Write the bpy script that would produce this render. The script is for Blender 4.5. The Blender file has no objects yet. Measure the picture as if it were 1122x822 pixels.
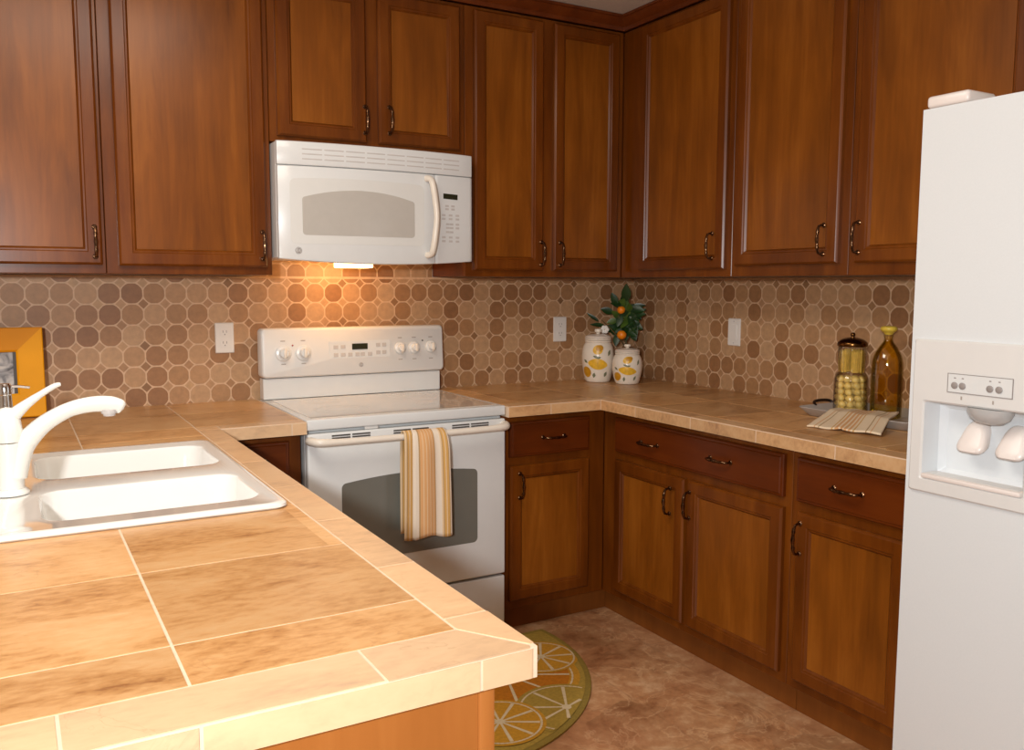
import bpy, bmesh, math, random
from mathutils import Vector, Matrix
random.seed(7)
PI = math.pi
SC = bpy.context.scene
COL = SC.collection
SC.view_settings.view_transform = 'Standard'
SC.view_settings.look = 'None'
SC.view_settings.exposure = 0.0
SC.view_settings.gamma = 1.0

# ------------------------------------------------------------------ materials
def srgb(r, g, b):
    f = lambda c: (c/255/12.92) if c/255 <= .04045 else ((c/255+.055)/1.055)**2.4
    return (f(r), f(g), f(b), 1)

def new_mat(name):
    m = bpy.data.materials.new(name); m.use_nodes = True
    nt = m.node_tree
    return m, nt, nt.nodes['Principled BSDF']

def N(nt, t, **kw):
    n = nt.nodes.new(t)
    for k, v in kw.items(): setattr(n, k, v)
    return n

def setin(n, **kw):
    for k, v in kw.items(): n.inputs[k.replace('_', ' ')].default_value = v

def math_node(nt, op, a, b=None, c=None):
    n = N(nt, 'ShaderNodeMath', operation=op)
    for i, v in enumerate((a, b, c)):
        if v is None: continue
        if isinstance(v, (int, float)): n.inputs[i].default_value = v
        else: nt.links.new(v, n.inputs[i])
    return n.outputs[0]

def ramp(nt, fac, stops, interp='LINEAR'):
    n = N(nt, 'ShaderNodeValToRGB'); r = n.color_ramp; r.interpolation = interp
    r.elements[0].position = stops[0][0]; r.elements[0].color = stops[0][1]
    r.elements[1].position = stops[-1][0]; r.elements[1].color = stops[-1][1]
    for p, c in stops[1:-1]:
        e = r.elements.new(p); e.color = c
    nt.links.new(fac, n.inputs[0]); return n.outputs[0]

def mix(nt, fac, a, b, blend='MIX'):
    n = N(nt, 'ShaderNodeMix', data_type='RGBA', blend_type=blend)
    for s, v in ((n.inputs[0], fac), (n.inputs[6], a), (n.inputs[7], b)):
        if isinstance(v, (int, float, tuple)): s.default_value = v
        else: nt.links.new(v, s)
    return n.outputs[2]

def noise(nt, vec, scale, detail=3, rough=.55, dist=0):
    n = N(nt, 'ShaderNodeTexNoise'); setin(n, Scale=scale, Detail=detail, Roughness=rough, Distortion=dist)
    if vec is not None: nt.links.new(vec, n.inputs['Vector'])
    return n.outputs['Fac']

def bump(nt, p, h, strength=.2, dist=.002):
    b = N(nt, 'ShaderNodeBump'); setin(b, Strength=strength, Distance=dist)
    nt.links.new(h, b.inputs['Height']); nt.links.new(b.outputs[0], p.inputs['Normal'])

def objvec(nt, scale=(1, 1, 1), rnd=True):
    tc = N(nt, 'ShaderNodeTexCoord'); mp = N(nt, 'ShaderNodeMapping')
    mp.inputs['Scale'].default_value = scale
    nt.links.new(tc.outputs['Object'], mp.inputs['Vector'])
    if rnd:
        oi = N(nt, 'ShaderNodeObjectInfo')
        v = N(nt, 'ShaderNodeCombineXYZ')
        for i in range(3): nt.links.new(math_node(nt, 'MULTIPLY', oi.outputs['Random'], 37.+11*i), v.inputs[i])
        nt.links.new(v.outputs[0], mp.inputs['Location'])
    return mp.outputs[0]

def plain(name, col, rough=.5, metal=0, spec=.5, coat=0, var=0, scale=30, bmp=0):
    m, nt, p = new_mat(name)
    setin(p, Roughness=rough, Metallic=metal, Coat_Weight=coat)
    p.inputs['Specular IOR Level'].default_value = spec
    v = objvec(nt)
    f = noise(nt, v, scale)
    lo = tuple(c*(1-var) for c in col[:3])+(1,); hi = tuple(min(1, c*(1+var)) for c in col[:3])+(1,)
    nt.links.new(ramp(nt, f, [(.3, lo), (.7, hi)]), p.inputs['Base Color'])
    if bmp: bump(nt, p, f, bmp, .001)
    return m

def wood(name, dark, mid, light, axis='z', rough=.33):
    m, nt, p = new_mat(name)
    s = {'z': (9, 9, 1.1), 'x': (1.1, 9, 9)}[axis]
    v = objvec(nt, s)
    s2 = {'z': (60, 60, 2.5), 'x': (2.5, 60, 60)}[axis]
    v2 = objvec(nt, s2)
    v3 = objvec(nt, (2.4, 2.4, 1.6))
    a = noise(nt, v, 1.6, 5, .6, .6); b = noise(nt, v2, 1.5, 3, .6); c = noise(nt, v3, 1.3, 3, .5)
    t = math_node(nt, 'ADD', math_node(nt, 'MULTIPLY', a, .5), math_node(nt, 'ADD', math_node(nt, 'MULTIPLY', b, .14), math_node(nt, 'MULTIPLY', c, .36)))
    nt.links.new(ramp(nt, t, [(.30, dark), (.5, mid), (.70, light)]), p.inputs['Base Color'])
    setin(p, Roughness=rough, Coat_Weight=.18, Coat_Roughness=.24); p.inputs['Specular IOR Level'].default_value = .25
    bump(nt, p, b, .05, .001)
    return m

def glass_mat(name, tint, gloss=.04, rough=.03):
    m, nt, p = new_mat(name)
    nt.nodes.remove(p)
    tr = N(nt, 'ShaderNodeBsdfTransparent'); tr.inputs[0].default_value = tint
    gl = N(nt, 'ShaderNodeBsdfGlossy'); gl.inputs['Roughness'].default_value = rough
    lw = N(nt, 'ShaderNodeLayerWeight'); lw.inputs[0].default_value = .25
    f = math_node(nt, 'ADD', math_node(nt, 'MULTIPLY', lw.outputs['Fresnel'], .6), gloss)
    mx = N(nt, 'ShaderNodeMixShader')
    nt.links.new(f, mx.inputs[0]); nt.links.new(tr.outputs[0], mx.inputs[1]); nt.links.new(gl.outputs[0], mx.inputs[2])
    nt.links.new(mx.outputs[0], nt.nodes['Material Output'].inputs[0])
    return m

def emit(name, col, s):
    m, nt, p = new_mat(name)
    setin(p, Base_Color=col, Emission_Color=col, Emission_Strength=s)
    return m

M = {}
WD, WM, WL = srgb(76, 34, 4), srgb(106, 52, 7), srgb(132, 72, 16)
M['wood'] = wood('stained_maple', WD, WM, WL, 'z')
M['wood_h'] = wood('stained_maple_horizontal', srgb(70, 28, 4), srgb(94, 39, 6), srgb(112, 52, 11), 'x')
M['wood_panel'] = wood('stained_maple_panel', srgb(94, 48, 7), srgb(130, 71, 14), srgb(158, 93, 27), 'z', .36)
M['wood_dark'] = wood('stained_maple_dark', srgb(74, 30, 9), srgb(100, 44, 13), srgb(120, 58, 19), 'z')
M['wood_flashlit'] = wood('stained_maple_flashlit', srgb(150, 88, 36), srgb(160, 96, 42), srgb(170, 106, 50), 'z', .45)  # same stained maple, with the flash's brightening put into its colour
M['wood_toe'] = wood('toe_kick_maple', srgb(112, 60, 18), srgb(126, 70, 23), srgb(140, 82, 30), 'z', .5)
M['bronze'] = plain('aged_bronze', srgb(104, 76, 54), .24, 1, var=.2)
M['white'] = plain('white_enamel', (.72, .725, .715, 1), .30, var=.01, coat=.2)
M['white2'] = plain('white_plastic', (.72, .705, .68, 1), .35, var=.01)
M['cream'] = plain('cream_plastic', (.80, .72, .62, 1), .3, var=.01)
M['fridge'] = plain('white_textured_steel', (.71, .73, .735, 1), .38, var=.012, scale=220, bmp=.06)
M['recess'] = plain('cool_white_plastic', (.74, .77, .79, 1), .35, var=.01)
M['paddle'] = plain('pinkish_white_plastic', (.82, .74, .69, 1), .3, var=.01)
M['grey_plastic'] = plain('grey_plastic', srgb(150, 142, 138), .4, var=.03)
M['lightgrey'] = plain('light_grey_plastic', srgb(196, 190, 186), .3, var=.03)
M['chute'] = plain('grey_translucent_plastic', srgb(184, 182, 180), .2, var=.04)
M['seam'] = plain('dark_seam', srgb(70, 64, 60), .6, var=.05)
M['cooktop'] = plain('white_ceramic_glass', (.72, .64, .55, 1), .07, var=.02, coat=.6)
M['burner'] = plain('burner_ring_print', (.64, .55, .47, 1), .09, var=.02)
M['oven_glass'] = plain('grey_oven_glass', srgb(112, 110, 102), .12, var=.05, scale=6)
M['mw_glass'] = plain('pale_grey_microwave_glass', srgb(186, 180, 172), .14, var=.02)
M['mw_sur'] = plain('microwave_window_surround', (.70, .69, .66, 1), .3, var=.01)
M['display'] = plain('dark_display', srgb(40, 42, 26), .2, var=.1)
M['mark'] = plain('grey_print', srgb(168, 158, 150), .5, var=.05)
M['red'] = plain('red_lamp', srgb(150, 40, 40), .3, var=.05)
M['sink'] = plain('white_porcelain', (.80, .78, .74, 1), .12, var=.005, coat=.8)
M['faucet'] = plain('white_faucet_enamel', (.84, .82, .76, 1), .15, var=.005, coat=.4)
M['chrome'] = plain('chrome', (.75, .75, .75, 1), .12, 1, var=.02)
M['yellow'] = plain('yellow_painted_wood', srgb(226, 152, 4), .5, spec=.15, var=.05, scale=8)
M['yellow_lo'] = plain('golden_yellow_painted_wood', srgb(206, 130, 2), .5, spec=.15, var=.05, scale=8)
M['outlet'] = plain('white_outlet_plastic', (.78, .74, .69, 1), .3, var=.01)
M['ceramic'] = plain('cream_ceramic', (.80, .71, .60, 1), .25, var=.02, coat=.3)
M['lid_cer'] = plain('warm_white_ceramic_lid', (.80, .68, .58, 1), .25, var=.02)
M['lemon'] = plain('lemon_paint', srgb(226, 176, 48), .35, var=.15, scale=60)
M['lemon_dk'] = plain('amber_paint', srgb(198, 140, 30), .35, var=.15, scale=60)
M['leafpaint'] = plain('grey_green_paint', srgb(112, 116, 88), .4, var=.15)
M['leaf'] = plain('dark_green_leaf', srgb(32, 60, 24), .35, var=.35, scale=18)
M['leaf2'] = plain('mid_green_leaf', srgb(74, 98, 34), .4, var=.3, scale=18)
M['stem'] = plain('green_brown_stem', srgb(96, 84, 52), .6, var=.2)
M['orange'] = plain('orange_peel', srgb(236, 132, 16), .4, var=.1, scale=120, bmp=.1)
M['blossom'] = plain('white_blossom', (.8, .76, .7, 1), .5, var=.05)
M['lemonfruit'] = plain('lemon_peel', srgb(236, 204, 120), .35, var=.12, scale=50)
M['pasta'] = plain('pale_yellow_pasta', srgb(224, 184, 84), .45, var=.15, scale=60)
M['lid_br'] = plain('dark_bronze_lid', srgb(112, 76, 40), .22, 1, var=.15)
M['glass'] = glass_mat('clear_glass', (.985, .98, .96, 1), .03)
M['bottle'] = glass_mat('amber_glass', (.98, .91, .58, 1), .08)
M['oil'] = glass_mat('amber_oil', (.99, .87, .36, 1), .03)
M['oil2'] = glass_mat('deep_amber_oil', (.98, .90, .38, 1), .03)
M['capyel'] = plain('yellow_stopper', srgb(222, 190, 70), .35, var=.15)
M['silver'] = plain('brushed_silver', srgb(188, 180, 172), .4, .25, var=.05)
M['iron'] = plain('black_iron', srgb(50, 34, 26), .4, .5, var=.1)
M['wall'] = plain('beige_wall_paint', srgb(212, 202, 188), .8, var=.02, bmp=.1, scale=120)
M['ceil'] = plain('popcorn_ceiling', srgb(206, 190, 174), .95, var=.08, bmp=.8, scale=160)
M['photo'] = None

def counter_tile():
    m, nt, p = new_mat('travertine_look_tile')
    at = N(nt, 'ShaderNodeAttribute', attribute_name='tint')
    tc = N(nt, 'ShaderNodeTexCoord')
    off = N(nt, 'ShaderNodeVectorMath', operation='MULTIPLY_ADD')
    nt.links.new(at.outputs['Color'], off.inputs[0]); off.inputs[1].default_value = (13, 9, 5)
    nt.links.new(tc.outputs['Object'], off.inputs[2])
    mp = N(nt, 'ShaderNodeMapping'); mp.inputs['Scale'].default_value = (3.0, 6, 6)
    nt.links.new(off.outputs[0], mp.inputs[0])
    a = noise(nt, mp.outputs[0], 1.1, 6, .62, .9)
    mp2 = N(nt, 'ShaderNodeMapping'); mp2.inputs['Scale'].default_value = (25, 60, 40)
    nt.links.new(off.outputs[0], mp2.inputs[0])
    b = noise(nt, mp2.outputs[0], 1.5, 4, .6, .3)
    t = math_node(nt, 'ADD', math_node(nt, 'MULTIPLY', a, .66), math_node(nt, 'MULTIPLY', b, .34))
    c = ramp(nt, t, [(.34, srgb(148, 96, 52)), (.42, srgb(186, 134, 80)), (.51, srgb(206, 156, 102)), (.68, srgb(216, 174, 124))])
    sx = N(nt, 'ShaderNodeSeparateColor'); nt.links.new(at.outputs['Color'], sx.inputs[0])
    k = math_node(nt, 'MULTIPLY_ADD', sx.outputs[0], .26, .85)
    cc = N(nt, 'ShaderNodeCombineColor')
    for i in range(3): nt.links.new(k, cc.inputs[i])
    c2 = mix(nt, 1.0, c, cc.outputs[0], 'MULTIPLY')
    # a paler tone for the border and edge pieces (blue channel flag)
    c3 = mix(nt, math_node(nt, 'MULTIPLY', sx.outputs[2], .55), c2, srgb(224, 196, 164))
    # fine dark cracks
    vo = N(nt, 'ShaderNodeTexNoise'); setin(vo, Scale=9., Detail=5., Distortion=1.2)
    nt.links.new(off.outputs[0], vo.inputs['Vector'])
    cr = math_node(nt, 'ABSOLUTE', math_node(nt, 'SUBTRACT', vo.outputs['Fac'], .43))
    crk = ramp(nt, cr, [(0, (.30, .30, .30, 1)), (.010, (0, 0, 0, 1))])
    msk = ramp(nt, noise(nt, off.outputs[0], 3.5, 2), [(.52, (0, 0, 0, 1)), (.62, (1, 1, 1, 1))])
    crk = mix(nt, 1., crk, msk, 'MULTIPLY')
    c4 = mix(nt, crk, c3, srgb(150, 96, 56))
    nt.links.new(c4, p.inputs['Base Color'])
    setin(p, Roughness=.32)
    bump(nt, p, b, .06, .001)
    return m
M['tile'] = counter_tile()
M['grout'] = plain('pale_grout', srgb(220, 194, 166), .8, var=.06, scale=80)

def backsplash_mat(uaxis, u0, z0, pu, pz, ztop):
    m, nt, p = new_mat('octagon_mosaic_'+uaxis)
    tc = N(nt, 'ShaderNodeTexCoord'); sp = N(nt, 'ShaderNodeSeparateXYZ')
    nt.links.new(tc.outputs['Object'], sp.inputs[0])
    u = math_node(nt, 'DIVIDE', math_node(nt, 'SUBTRACT', sp.outputs[uaxis.upper()], u0), pu)
    v = math_node(nt, 'DIVIDE', math_node(nt, 'SUBTRACT', sp.outputs['Z'], z0), pz)
    uc = math_node(nt, 'ROUND', u); vc = math_node(nt, 'ROUND', v)
    du = math_node(nt, 'ABSOLUTE', math_node(nt, 'SUBTRACT', u, uc))
    dv = math_node(nt, 'ABSOLUTE', math_node(nt, 'SUBTRACT', v, vc))
    s = math_node(nt, 'ADD', du, dv)
    # octagon: max(du, dv, (du+dv)*k)
    o = math_node(nt, 'MAXIMUM', math_node(nt, 'MAXIMUM', du, dv), math_node(nt, 'MULTIPLY', s, .68))
    ln = math_node(nt, 'SQRT', math_node(nt, 'ADD', math_node(nt, 'MULTIPLY', du, du), math_node(nt, 'MULTIPLY', dv, dv)))
    o = math_node(nt, 'MAXIMUM', o, math_node(nt, 'MULTIPLY', ln, .955))
    octo = math_node(nt, 'LESS_THAN', o, .466)
    dia = math_node(nt, 'GREATER_THAN', s, .765)
    def cell(a, b, seed):
        c = N(nt, 'ShaderNodeCombineXYZ'); nt.links.new(a, c.inputs[0]); nt.links.new(b, c.inputs[1]); c.inputs[2].default_value = seed
        w = N(nt, 'ShaderNodeTexWhiteNoise'); nt.links.new(c.outputs[0], w.inputs['Vector']); return w.outputs['Value']
    r1 = cell(uc, vc, 1.5)
    r2 = cell(math_node(nt, 'FLOOR', u), math_node(nt, 'FLOOR', v), 8.5)
    c1 = ramp(nt, r1, [(0, srgb(186, 148, 110)), (.3, srgb(178, 137, 98)), (.55, srgb(164, 121, 81)), (.8, srgb(154, 110, 72)), (1, srgb(142, 98, 62))])
    c2 = ramp(nt, r2, [(0, srgb(184, 146, 106)), (.55, srgb(176, 134, 96)), (.85, srgb(156, 114, 76)), (1, srgb(134, 96, 62))])
    mot = noise(nt, tc.outputs['Object'], 45, 4, .6)
    # grout tone
    g = srgb(206, 170, 136)
    c = mix(nt, octo, mix(nt, dia, g, c2), c1)
    topl = math_node(nt, 'MULTIPLY', math_node(nt, 'GREATER_THAN', sp.outputs['Z'], ztop), math_node(nt, 'LESS_THAN', sp.outputs['Z'], 1.39805))
    c = mix(nt, topl, c, srgb(206, 168, 132))
    mm = ramp(nt, mot, [(.3, (.86, .86, .86, 1)), (.7, (1.1, 1.1, 1.1, 1))])
    c = mix(nt, 1., c, mm, 'MULTIPLY')
    nt.links.new(c, p.inputs['Base Color'])
    setin(p, Roughness=.5)
    h = math_node(nt, 'MAXIMUM', octo, dia)
    bump(nt, p, h, .35, .001)
    return m
M['bs_back'] = backsplash_mat('x', -1.843, 1.332, .0763, .0775, 1.389)
M['bs_right'] = backsplash_mat('y', -.972, 1.332, .0763, .0775, 1.389)

def floor_mat():
    m, nt, p = new_mat('mottled_vinyl_floor')
    v = objvec(nt, (1, 1, 1), False)
    a = noise(nt, v, 5.5, 6, .65, .3); b = noise(nt, v, 18, 5, .6, .2); d = noise(nt, v, 2.2, 3, .5, .4)
    t = math_node(nt, 'ADD', math_node(nt, 'MULTIPLY', a, .6), math_node(nt, 'MULTIPLY', b, .4))
    c = ramp(nt, t, [(.36, srgb(140, 92, 58)), (.46, srgb(178, 128, 88)), (.54, srgb(194, 146, 104)), (.64, srgb(218, 180, 140))])
    wn = N(nt, 'ShaderNodeTexNoise'); setin(wn, Scale=6., Detail=4.); nt.links.new(v, wn.inputs['Vector'])
    wv = N(nt, 'ShaderNodeVectorMath', operation='MULTIPLY_ADD'); nt.links.new(wn.outputs['Color'], wv.inputs[0]); wv.inputs[1].default_value = (.16, .16, .16); nt.links.new(v, wv.inputs[2])
    vo = N(nt, 'ShaderNodeTexVoronoi'); setin(vo, Scale=7.); nt.links.new(wv.outputs[0], vo.inputs['Vector'])
    vs = N(nt, 'ShaderNodeSeparateColor'); nt.links.new(vo.outputs['Color'], vs.inputs[0])
    c = mix(nt, 1., c, ramp(nt, vs.outputs[0], [(0, (.80, .78, .74, 1)), (.5, (1, 1, 1, 1)), (1, (1.12, 1.10, 1.06, 1))]), 'MULTIPLY')
    ve = math_node(nt, 'ABSOLUTE', math_node(nt, 'SUBTRACT', noise(nt, v, 5.5, 5, .6, .6), .5))
    c = mix(nt, ramp(nt, ve, [(0, (.5, .5, .5, 1)), (.02, (0, 0, 0, 1))]), c, srgb(226, 184, 140))
    c = mix(nt, ramp(nt, d, [(.4, (0, 0, 0, 1)), (.7, (.4, .4, .4, 1))]), c, srgb(182, 122, 86))
    br = N(nt, 'ShaderNodeTexBrick', offset=0.0, squash=1.0)
    setin(br, Scale=1., Mortar_Size=.004, Brick_Width=.32, Row_Height=.32)
    br.inputs['Color1'].default_value = (0, 0, 0, 1); br.inputs['Color2'].default_value = (0, 0, 0, 1); br.inputs['Mortar'].default_value = (1, 1, 1, 1)
    nt.links.new(v, br.inputs['Vector'])
    c = mix(nt, math_node(nt, 'MULTIPLY', br.outputs['Fac'], .22), c, srgb(150, 108, 76))
    nt.links.new(c, p.inputs['Base Color']); setin(p, Roughness=.45)
    bump(nt, p, b, .08, .001)
    return m
M['floor'] = floor_mat()

def stripes(name, stops, rep=1):
    m, nt, p = new_mat(name)
    uv = N(nt, 'ShaderNodeUVMap'); sp = N(nt, 'ShaderNodeSeparateXYZ'); nt.links.new(uv.outputs[0], sp.inputs[0])
    f = math_node(nt, 'FRACT', math_node(nt, 'MULTIPLY', sp.outputs[0], rep))
    c = ramp(nt, f, stops, 'CONSTANT')
    w = N(nt, 'ShaderNodeTexWave', wave_type='BANDS', bands_direction='Y'); setin(w, Scale=90., Distortion=.5)
    nt.links.new(uv.outputs[0], w.inputs[0])
    nt.links.new(c, p.inputs['Base Color']); setin(p, Roughness=.9)
    bump(nt, p, w.outputs['Fac'], .15, .001)
    return m
cr, go, og, gy, wh = srgb(226, 196, 156), srgb(210, 162, 92), srgb(218, 164, 110), srgb(180, 146, 102), srgb(232, 216, 196)
M['towel'] = stripes('striped_cotton', [(0, cr), (.04, gy), (.06, go), (.10, cr), (.13, go), (.17, gy), (.19, wh), (.30, gy), (.33, og), (.385, cr), (.40, og), (.455, cr), (.47, og), (.525, cr), (.54, og), (.595, cr), (.61, og), (.65, gy), (.67, wh), (.80, cr), (.83, gy), (.85, go), (.89, cr), (.91, go), (.95, gy), (.97, wh)])
wh = srgb(234, 212, 180)
M['napkin'] = stripes('striped_linen', [(0, wh), (.10, og), (.115, wh), (.16, gy), (.175, wh), (.34, go), (.36, wh), (.39, og), (.425, wh), (.45, og), (.485, wh), (.51, og), (.545, wh), (.57, og), (.60, wh), (.63, go), (.65, wh), (.80, gy), (.815, wh), (.86, og), (.875, wh), (.95, wh)])
M['rug_olive'] = plain('olive_yellow_pile', srgb(176, 146, 60), .95, var=.14, scale=90, bmp=.4)
M['rug_gold'] = plain('golden_pile', srgb(206, 150, 40), .95, var=.12, scale=90, bmp=.4)
M['rug_orange'] = plain('orange_pile', srgb(196, 120, 14), .95, var=.12, scale=90, bmp=.4)
M['rug_cream'] = plain('cream_pile', srgb(226, 206, 168), .95, var=.08, scale=90, bmp=.3)
M['rug_edge'] = plain('dark_olive_binding', srgb(150, 126, 52), .95, var=.1, scale=90)

def photo_mat():
    m, nt, p = new_mat('grey_print_picture')
    v = objvec(nt, (1, 1, 1), False)
    a = noise(nt, v, 14, 3, .5, 1.5)
    c = ramp(nt, a, [(.40, srgb(190, 184, 178)), (.50, srgb(150, 146, 146)), (.60, srgb(80, 78, 80))])
    nt.links.new(c, p.inputs['Base Color']); setin(p, Roughness=.15)
    return m
M['photo'] = photo_mat()

# ------------------------------------------------------------------ mesh helpers
def quad_ring(bm, rings, close=True, mi=0, cap0=False, cap1=False, smooth=True):
    """rings: lists of Vector with the same count; skin between them"""
    vs = [[bm.verts.new(p) for p in r] for r in rings]
    n = len(rings[0]); fs = []
    for a, b in zip(vs[:-1], vs[1:]):
        for i in range(n if close else n-1):
            j = (i+1) % n
            fs.append(bm.faces.new((a[i], a[j], b[j], b[i])))
    if cap0: fs.append(bm.faces.new(list(reversed(vs[0]))))
    if cap1: fs.append(bm.faces.new(vs[-1]))
    for f in fs: f.material_index = mi; f.smooth = smooth
    return fs

def add_box(bm, x0, x1, y0, y1, z0, z1, bev=0, seg=2, mi=0, mat=None):
    t = bmesh.new()
    c = [t.verts.new((x, y, z)) for x in (x0, x1) for y in (y0, y1) for z in (z0, z1)]
    for q in ((0, 1, 3, 2), (4, 6, 7, 5), (0, 4, 5, 1), (2, 3, 7, 6), (0, 2, 6, 4), (1, 5, 7, 3)):
        t.faces.new([c[i] for i in q])
    bmesh.ops.recalc_face_normals(t, faces=t.faces)
    if bev: bmesh.ops.bevel(t, geom=list(t.edges), offset=bev, segments=seg, affect='EDGES', profile=.5)
    if mat is not None: bmesh.ops.transform(t, matrix=mat, verts=t.verts)
    merge(bm, t, mi)

def merge(bm, t, mi=None):
    mp = {}
    for v in t.verts: mp[v] = bm.verts.new(v.co)
    for f in t.faces:
        try: g = bm.faces.new([mp[v] for v in f.verts])
        except ValueError: continue
        g.material_index = f.material_index if mi is None else mi; g.smooth = f.smooth
    t.free()

def add_lathe(bm, prof, n=32, c=(0, 0, 0), mi=0, mat=None, cap0=True, cap1=True):
    rings = []
    for r, z in prof:
        ring = [Vector((r*math.cos(2*PI*i/n), r*math.sin(2*PI*i/n), z)) for i in range(n)]
        if mat is not None: ring = [mat @ p for p in ring]
        rings.append([p+Vector(c) for p in ring])
    quad_ring(bm, rings, True, mi, cap0, cap1)

def catmull(pts, k=6):
    P = [Vector(p) for p in pts]; out = []
    for i in range(len(P)-1):
        p0 = P[max(i-1, 0)]; p1 = P[i]; p2 = P[i+1]; p3 = P[min(i+2, len(P)-1)]
        for s in range(k):
            t = s/k
            out.append(.5*((2*p1)+(-p0+p2)*t+(2*p0-5*p1+4*p2-p3)*t*t+(-p0+3*p1-3*p2+p3)*t**3))
    out.append(P[-1]); return out

def interp(vals, m):
    out = []
    for i in range(m):
        t = i/(m-1)*(len(vals)-1); k = min(int(t), len(vals)-2); f = t-k
        out.append(vals[k]*(1-f)+vals[k+1]*f)
    return out

def add_tube(bm, pts, rad, n=12, mi=0, flat=None, smooth=0):
    P = catmull(pts, smooth) if smooth else [Vector(p) for p in pts]
    R = interp(rad, len(P)) if isinstance(rad, (list, tuple)) else [rad]*len(P)
    F = interp(flat, len(P)) if flat else [1]*len(P)
    rings = []; ref = None
    for i, p in enumerate(P):
        t = (P[min(i+1, len(P)-1)]-P[max(i-1, 0)]).normalized()
        if ref is None:
            ref = Vector((0, 0, 1)) if abs(t.z) < .9 else Vector((0, 1, 0))
        a = (ref-t*ref.dot(t)).normalized(); b = t.cross(a); ref = a
        rings.append([p+a*(R[i]*F[i]*math.cos(2*PI*k/n))+b*(R[i]*math.sin(2*PI*k/n)) for k in range(n)])
    quad_ring(bm, rings, True, mi, True, True)

def add_prism(bm, pts, fn0, fn1, mi=0, smooth=False):
    """outline pts (2D), fn0/fn1 map a 2D point to the two end caps"""
    quad_ring(bm, [[Vector(fn0(*p)) for p in pts], [Vector(fn1(*p)) for p in pts]], True, mi, True, True, smooth)

def rrect(x0, x1, z0, z1, r, n=6, arch=0):
    pts = []
    for cx, cz, a0 in ((x1-r, z0+r, -PI/2), (x1-r, z1-r, 0), (x0+r, z1-r, PI/2), (x0+r, z0+r, PI)):
        for i in range(n+1):
            a = a0+i/n*PI/2
            pts.append((cx+r*math.cos(a), cz+r*math.sin(a)))
        if arch and a0 == 0:
            for i in range(1, 12):
                t = i/12; pts.append((x1-r+(x0+2*r-x1)*t, z1+arch*(1-(2*t-1)**2)))
    return pts

def obj(name, bm, mats, parent=None, loc=(0, 0, 0), rot=(0, 0, 0), ang=35, recalc=True):
    if recalc: bmesh.ops.recalc_face_normals(bm, faces=bm.faces)
    me = bpy.data.meshes.new(name); bm.to_mesh(me); bm.free()
    for m in (mats if isinstance(mats, (list, tuple)) else [mats]): me.materials.append(m)
    if ang is not None:
        me.shade_smooth(); me.set_sharp_from_angle(angle=math.radians(ang))
    o = bpy.data.objects.new(name, me); COL.objects.link(o)
    o.location = loc; o.rotation_euler = rot
    if parent: o.parent = parent
    return o

def tag(o, label, cat, group=None):
    o['label'] = label; o['category'] = cat
    if group: o['group'] = group
    return o

def thing(name, label, cat, loc=(0, 0, 0), rz=0, group=None):
    o = bpy.data.objects.new(name, None); COL.objects.link(o)
    o.empty_display_size = .05
    o.location = loc; o.rotation_euler = (0, 0, rz)
    return tag(o, label, cat, group)

def struct(name, bm, m, **k):
    o = obj(name, bm, m, **k); o['kind'] = 'structure'; return o

def bx(*a, **k):
    bm = bmesh.new(); add_box(bm, *a, **k); return bm

def dup(root, loc, label=None, rz=None):
    r = root.copy(); COL.objects.link(r); r.location = loc
    if rz is not None: r.rotation_euler = (0, 0, rz)
    if label: r['label'] = label
    for ch in list(root.children):
        c = ch.copy(); COL.objects.link(c); c.parent = r
        for g in ch.children:
            d = g.copy(); COL.objects.link(d); d.parent = c
    return r

# ------------------------------------------------------------------ room shell
CT = .914
struct('floor', bx(-4.6, .1, -5.4, .1, -.1, 0), M['floor'])
struct('ceiling', bx(-4.6, .1, -5.4, .1, 2.52, 2.62), M['ceil'])
struct('wall_back', bx(-4.6, .1, .008, .1, 0, 2.52), M['wall'])
struct('wall_right', bx(.008, .1, -5.4, .008, 0, 2.52), M['wall'])
struct('wall_left', bx(-4.7, -4.6, -5.4, .1, 0, 2.52), M['wall'])
struct('wall_front', bx(-4.6, .1, -5.5, -5.4, 0, 2.52), M['wall'])
b = bmesh.new(); add_box(b, -3.06, 0, 0, .0078, .905, 1.398); add_box(b, -1.86, -1.094, 0, .0078, 1.3981, 1.56)
struct('backsplash_back', b, M['bs_back'])
struct('backsplash_right', bx(0, .0078, -2.12, 0, .905, 1.398), M['bs_right'])

# ------------------------------------------------------------------ cabinets
def pull(vertical=True, L=.095):
    bm = bmesh.new()
    h = L/2
    prof = [(-h, 0, .0045), (-h, -.012, .004), (-h*.93, -.022, .0042), (-h*.72, -.027, .0045), (-h*.5, -.0285, .006), (-h*.42, -.029, .0042),
            (-h*.2, -.030, .0052), (0, -.0305, .0066), (h*.2, -.030, .0052), (h*.42, -.029, .0042), (h*.5, -.0285, .006), (h*.72, -.027, .0045), (h*.93, -.022, .0042), (h, -.012, .004), (h, 0, .0045)]
    pts = [((0, y, s) if vertical else (s, y, 0)) for s, y, r in prof]
    add_tube(bm, pts, [r for _, _, r in prof], n=10)
    for s in (-h, h):
        m = Matrix.Translation((0, 0, s) if vertical else (s, 0, 0)) @ Matrix.Rotation(PI/2, 4, 'X')
        add_lathe(bm, [(.0085, 0), (.0085, .002), (.006, .004)], 14, mat=m)
    return bm

def rect_ring(w, h, ins, y):
    return [Vector((ins, y, ins)), Vector((w-ins, y, ins)), Vector((w-ins, y, h-ins)), Vector((ins, y, h-ins))]

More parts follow.
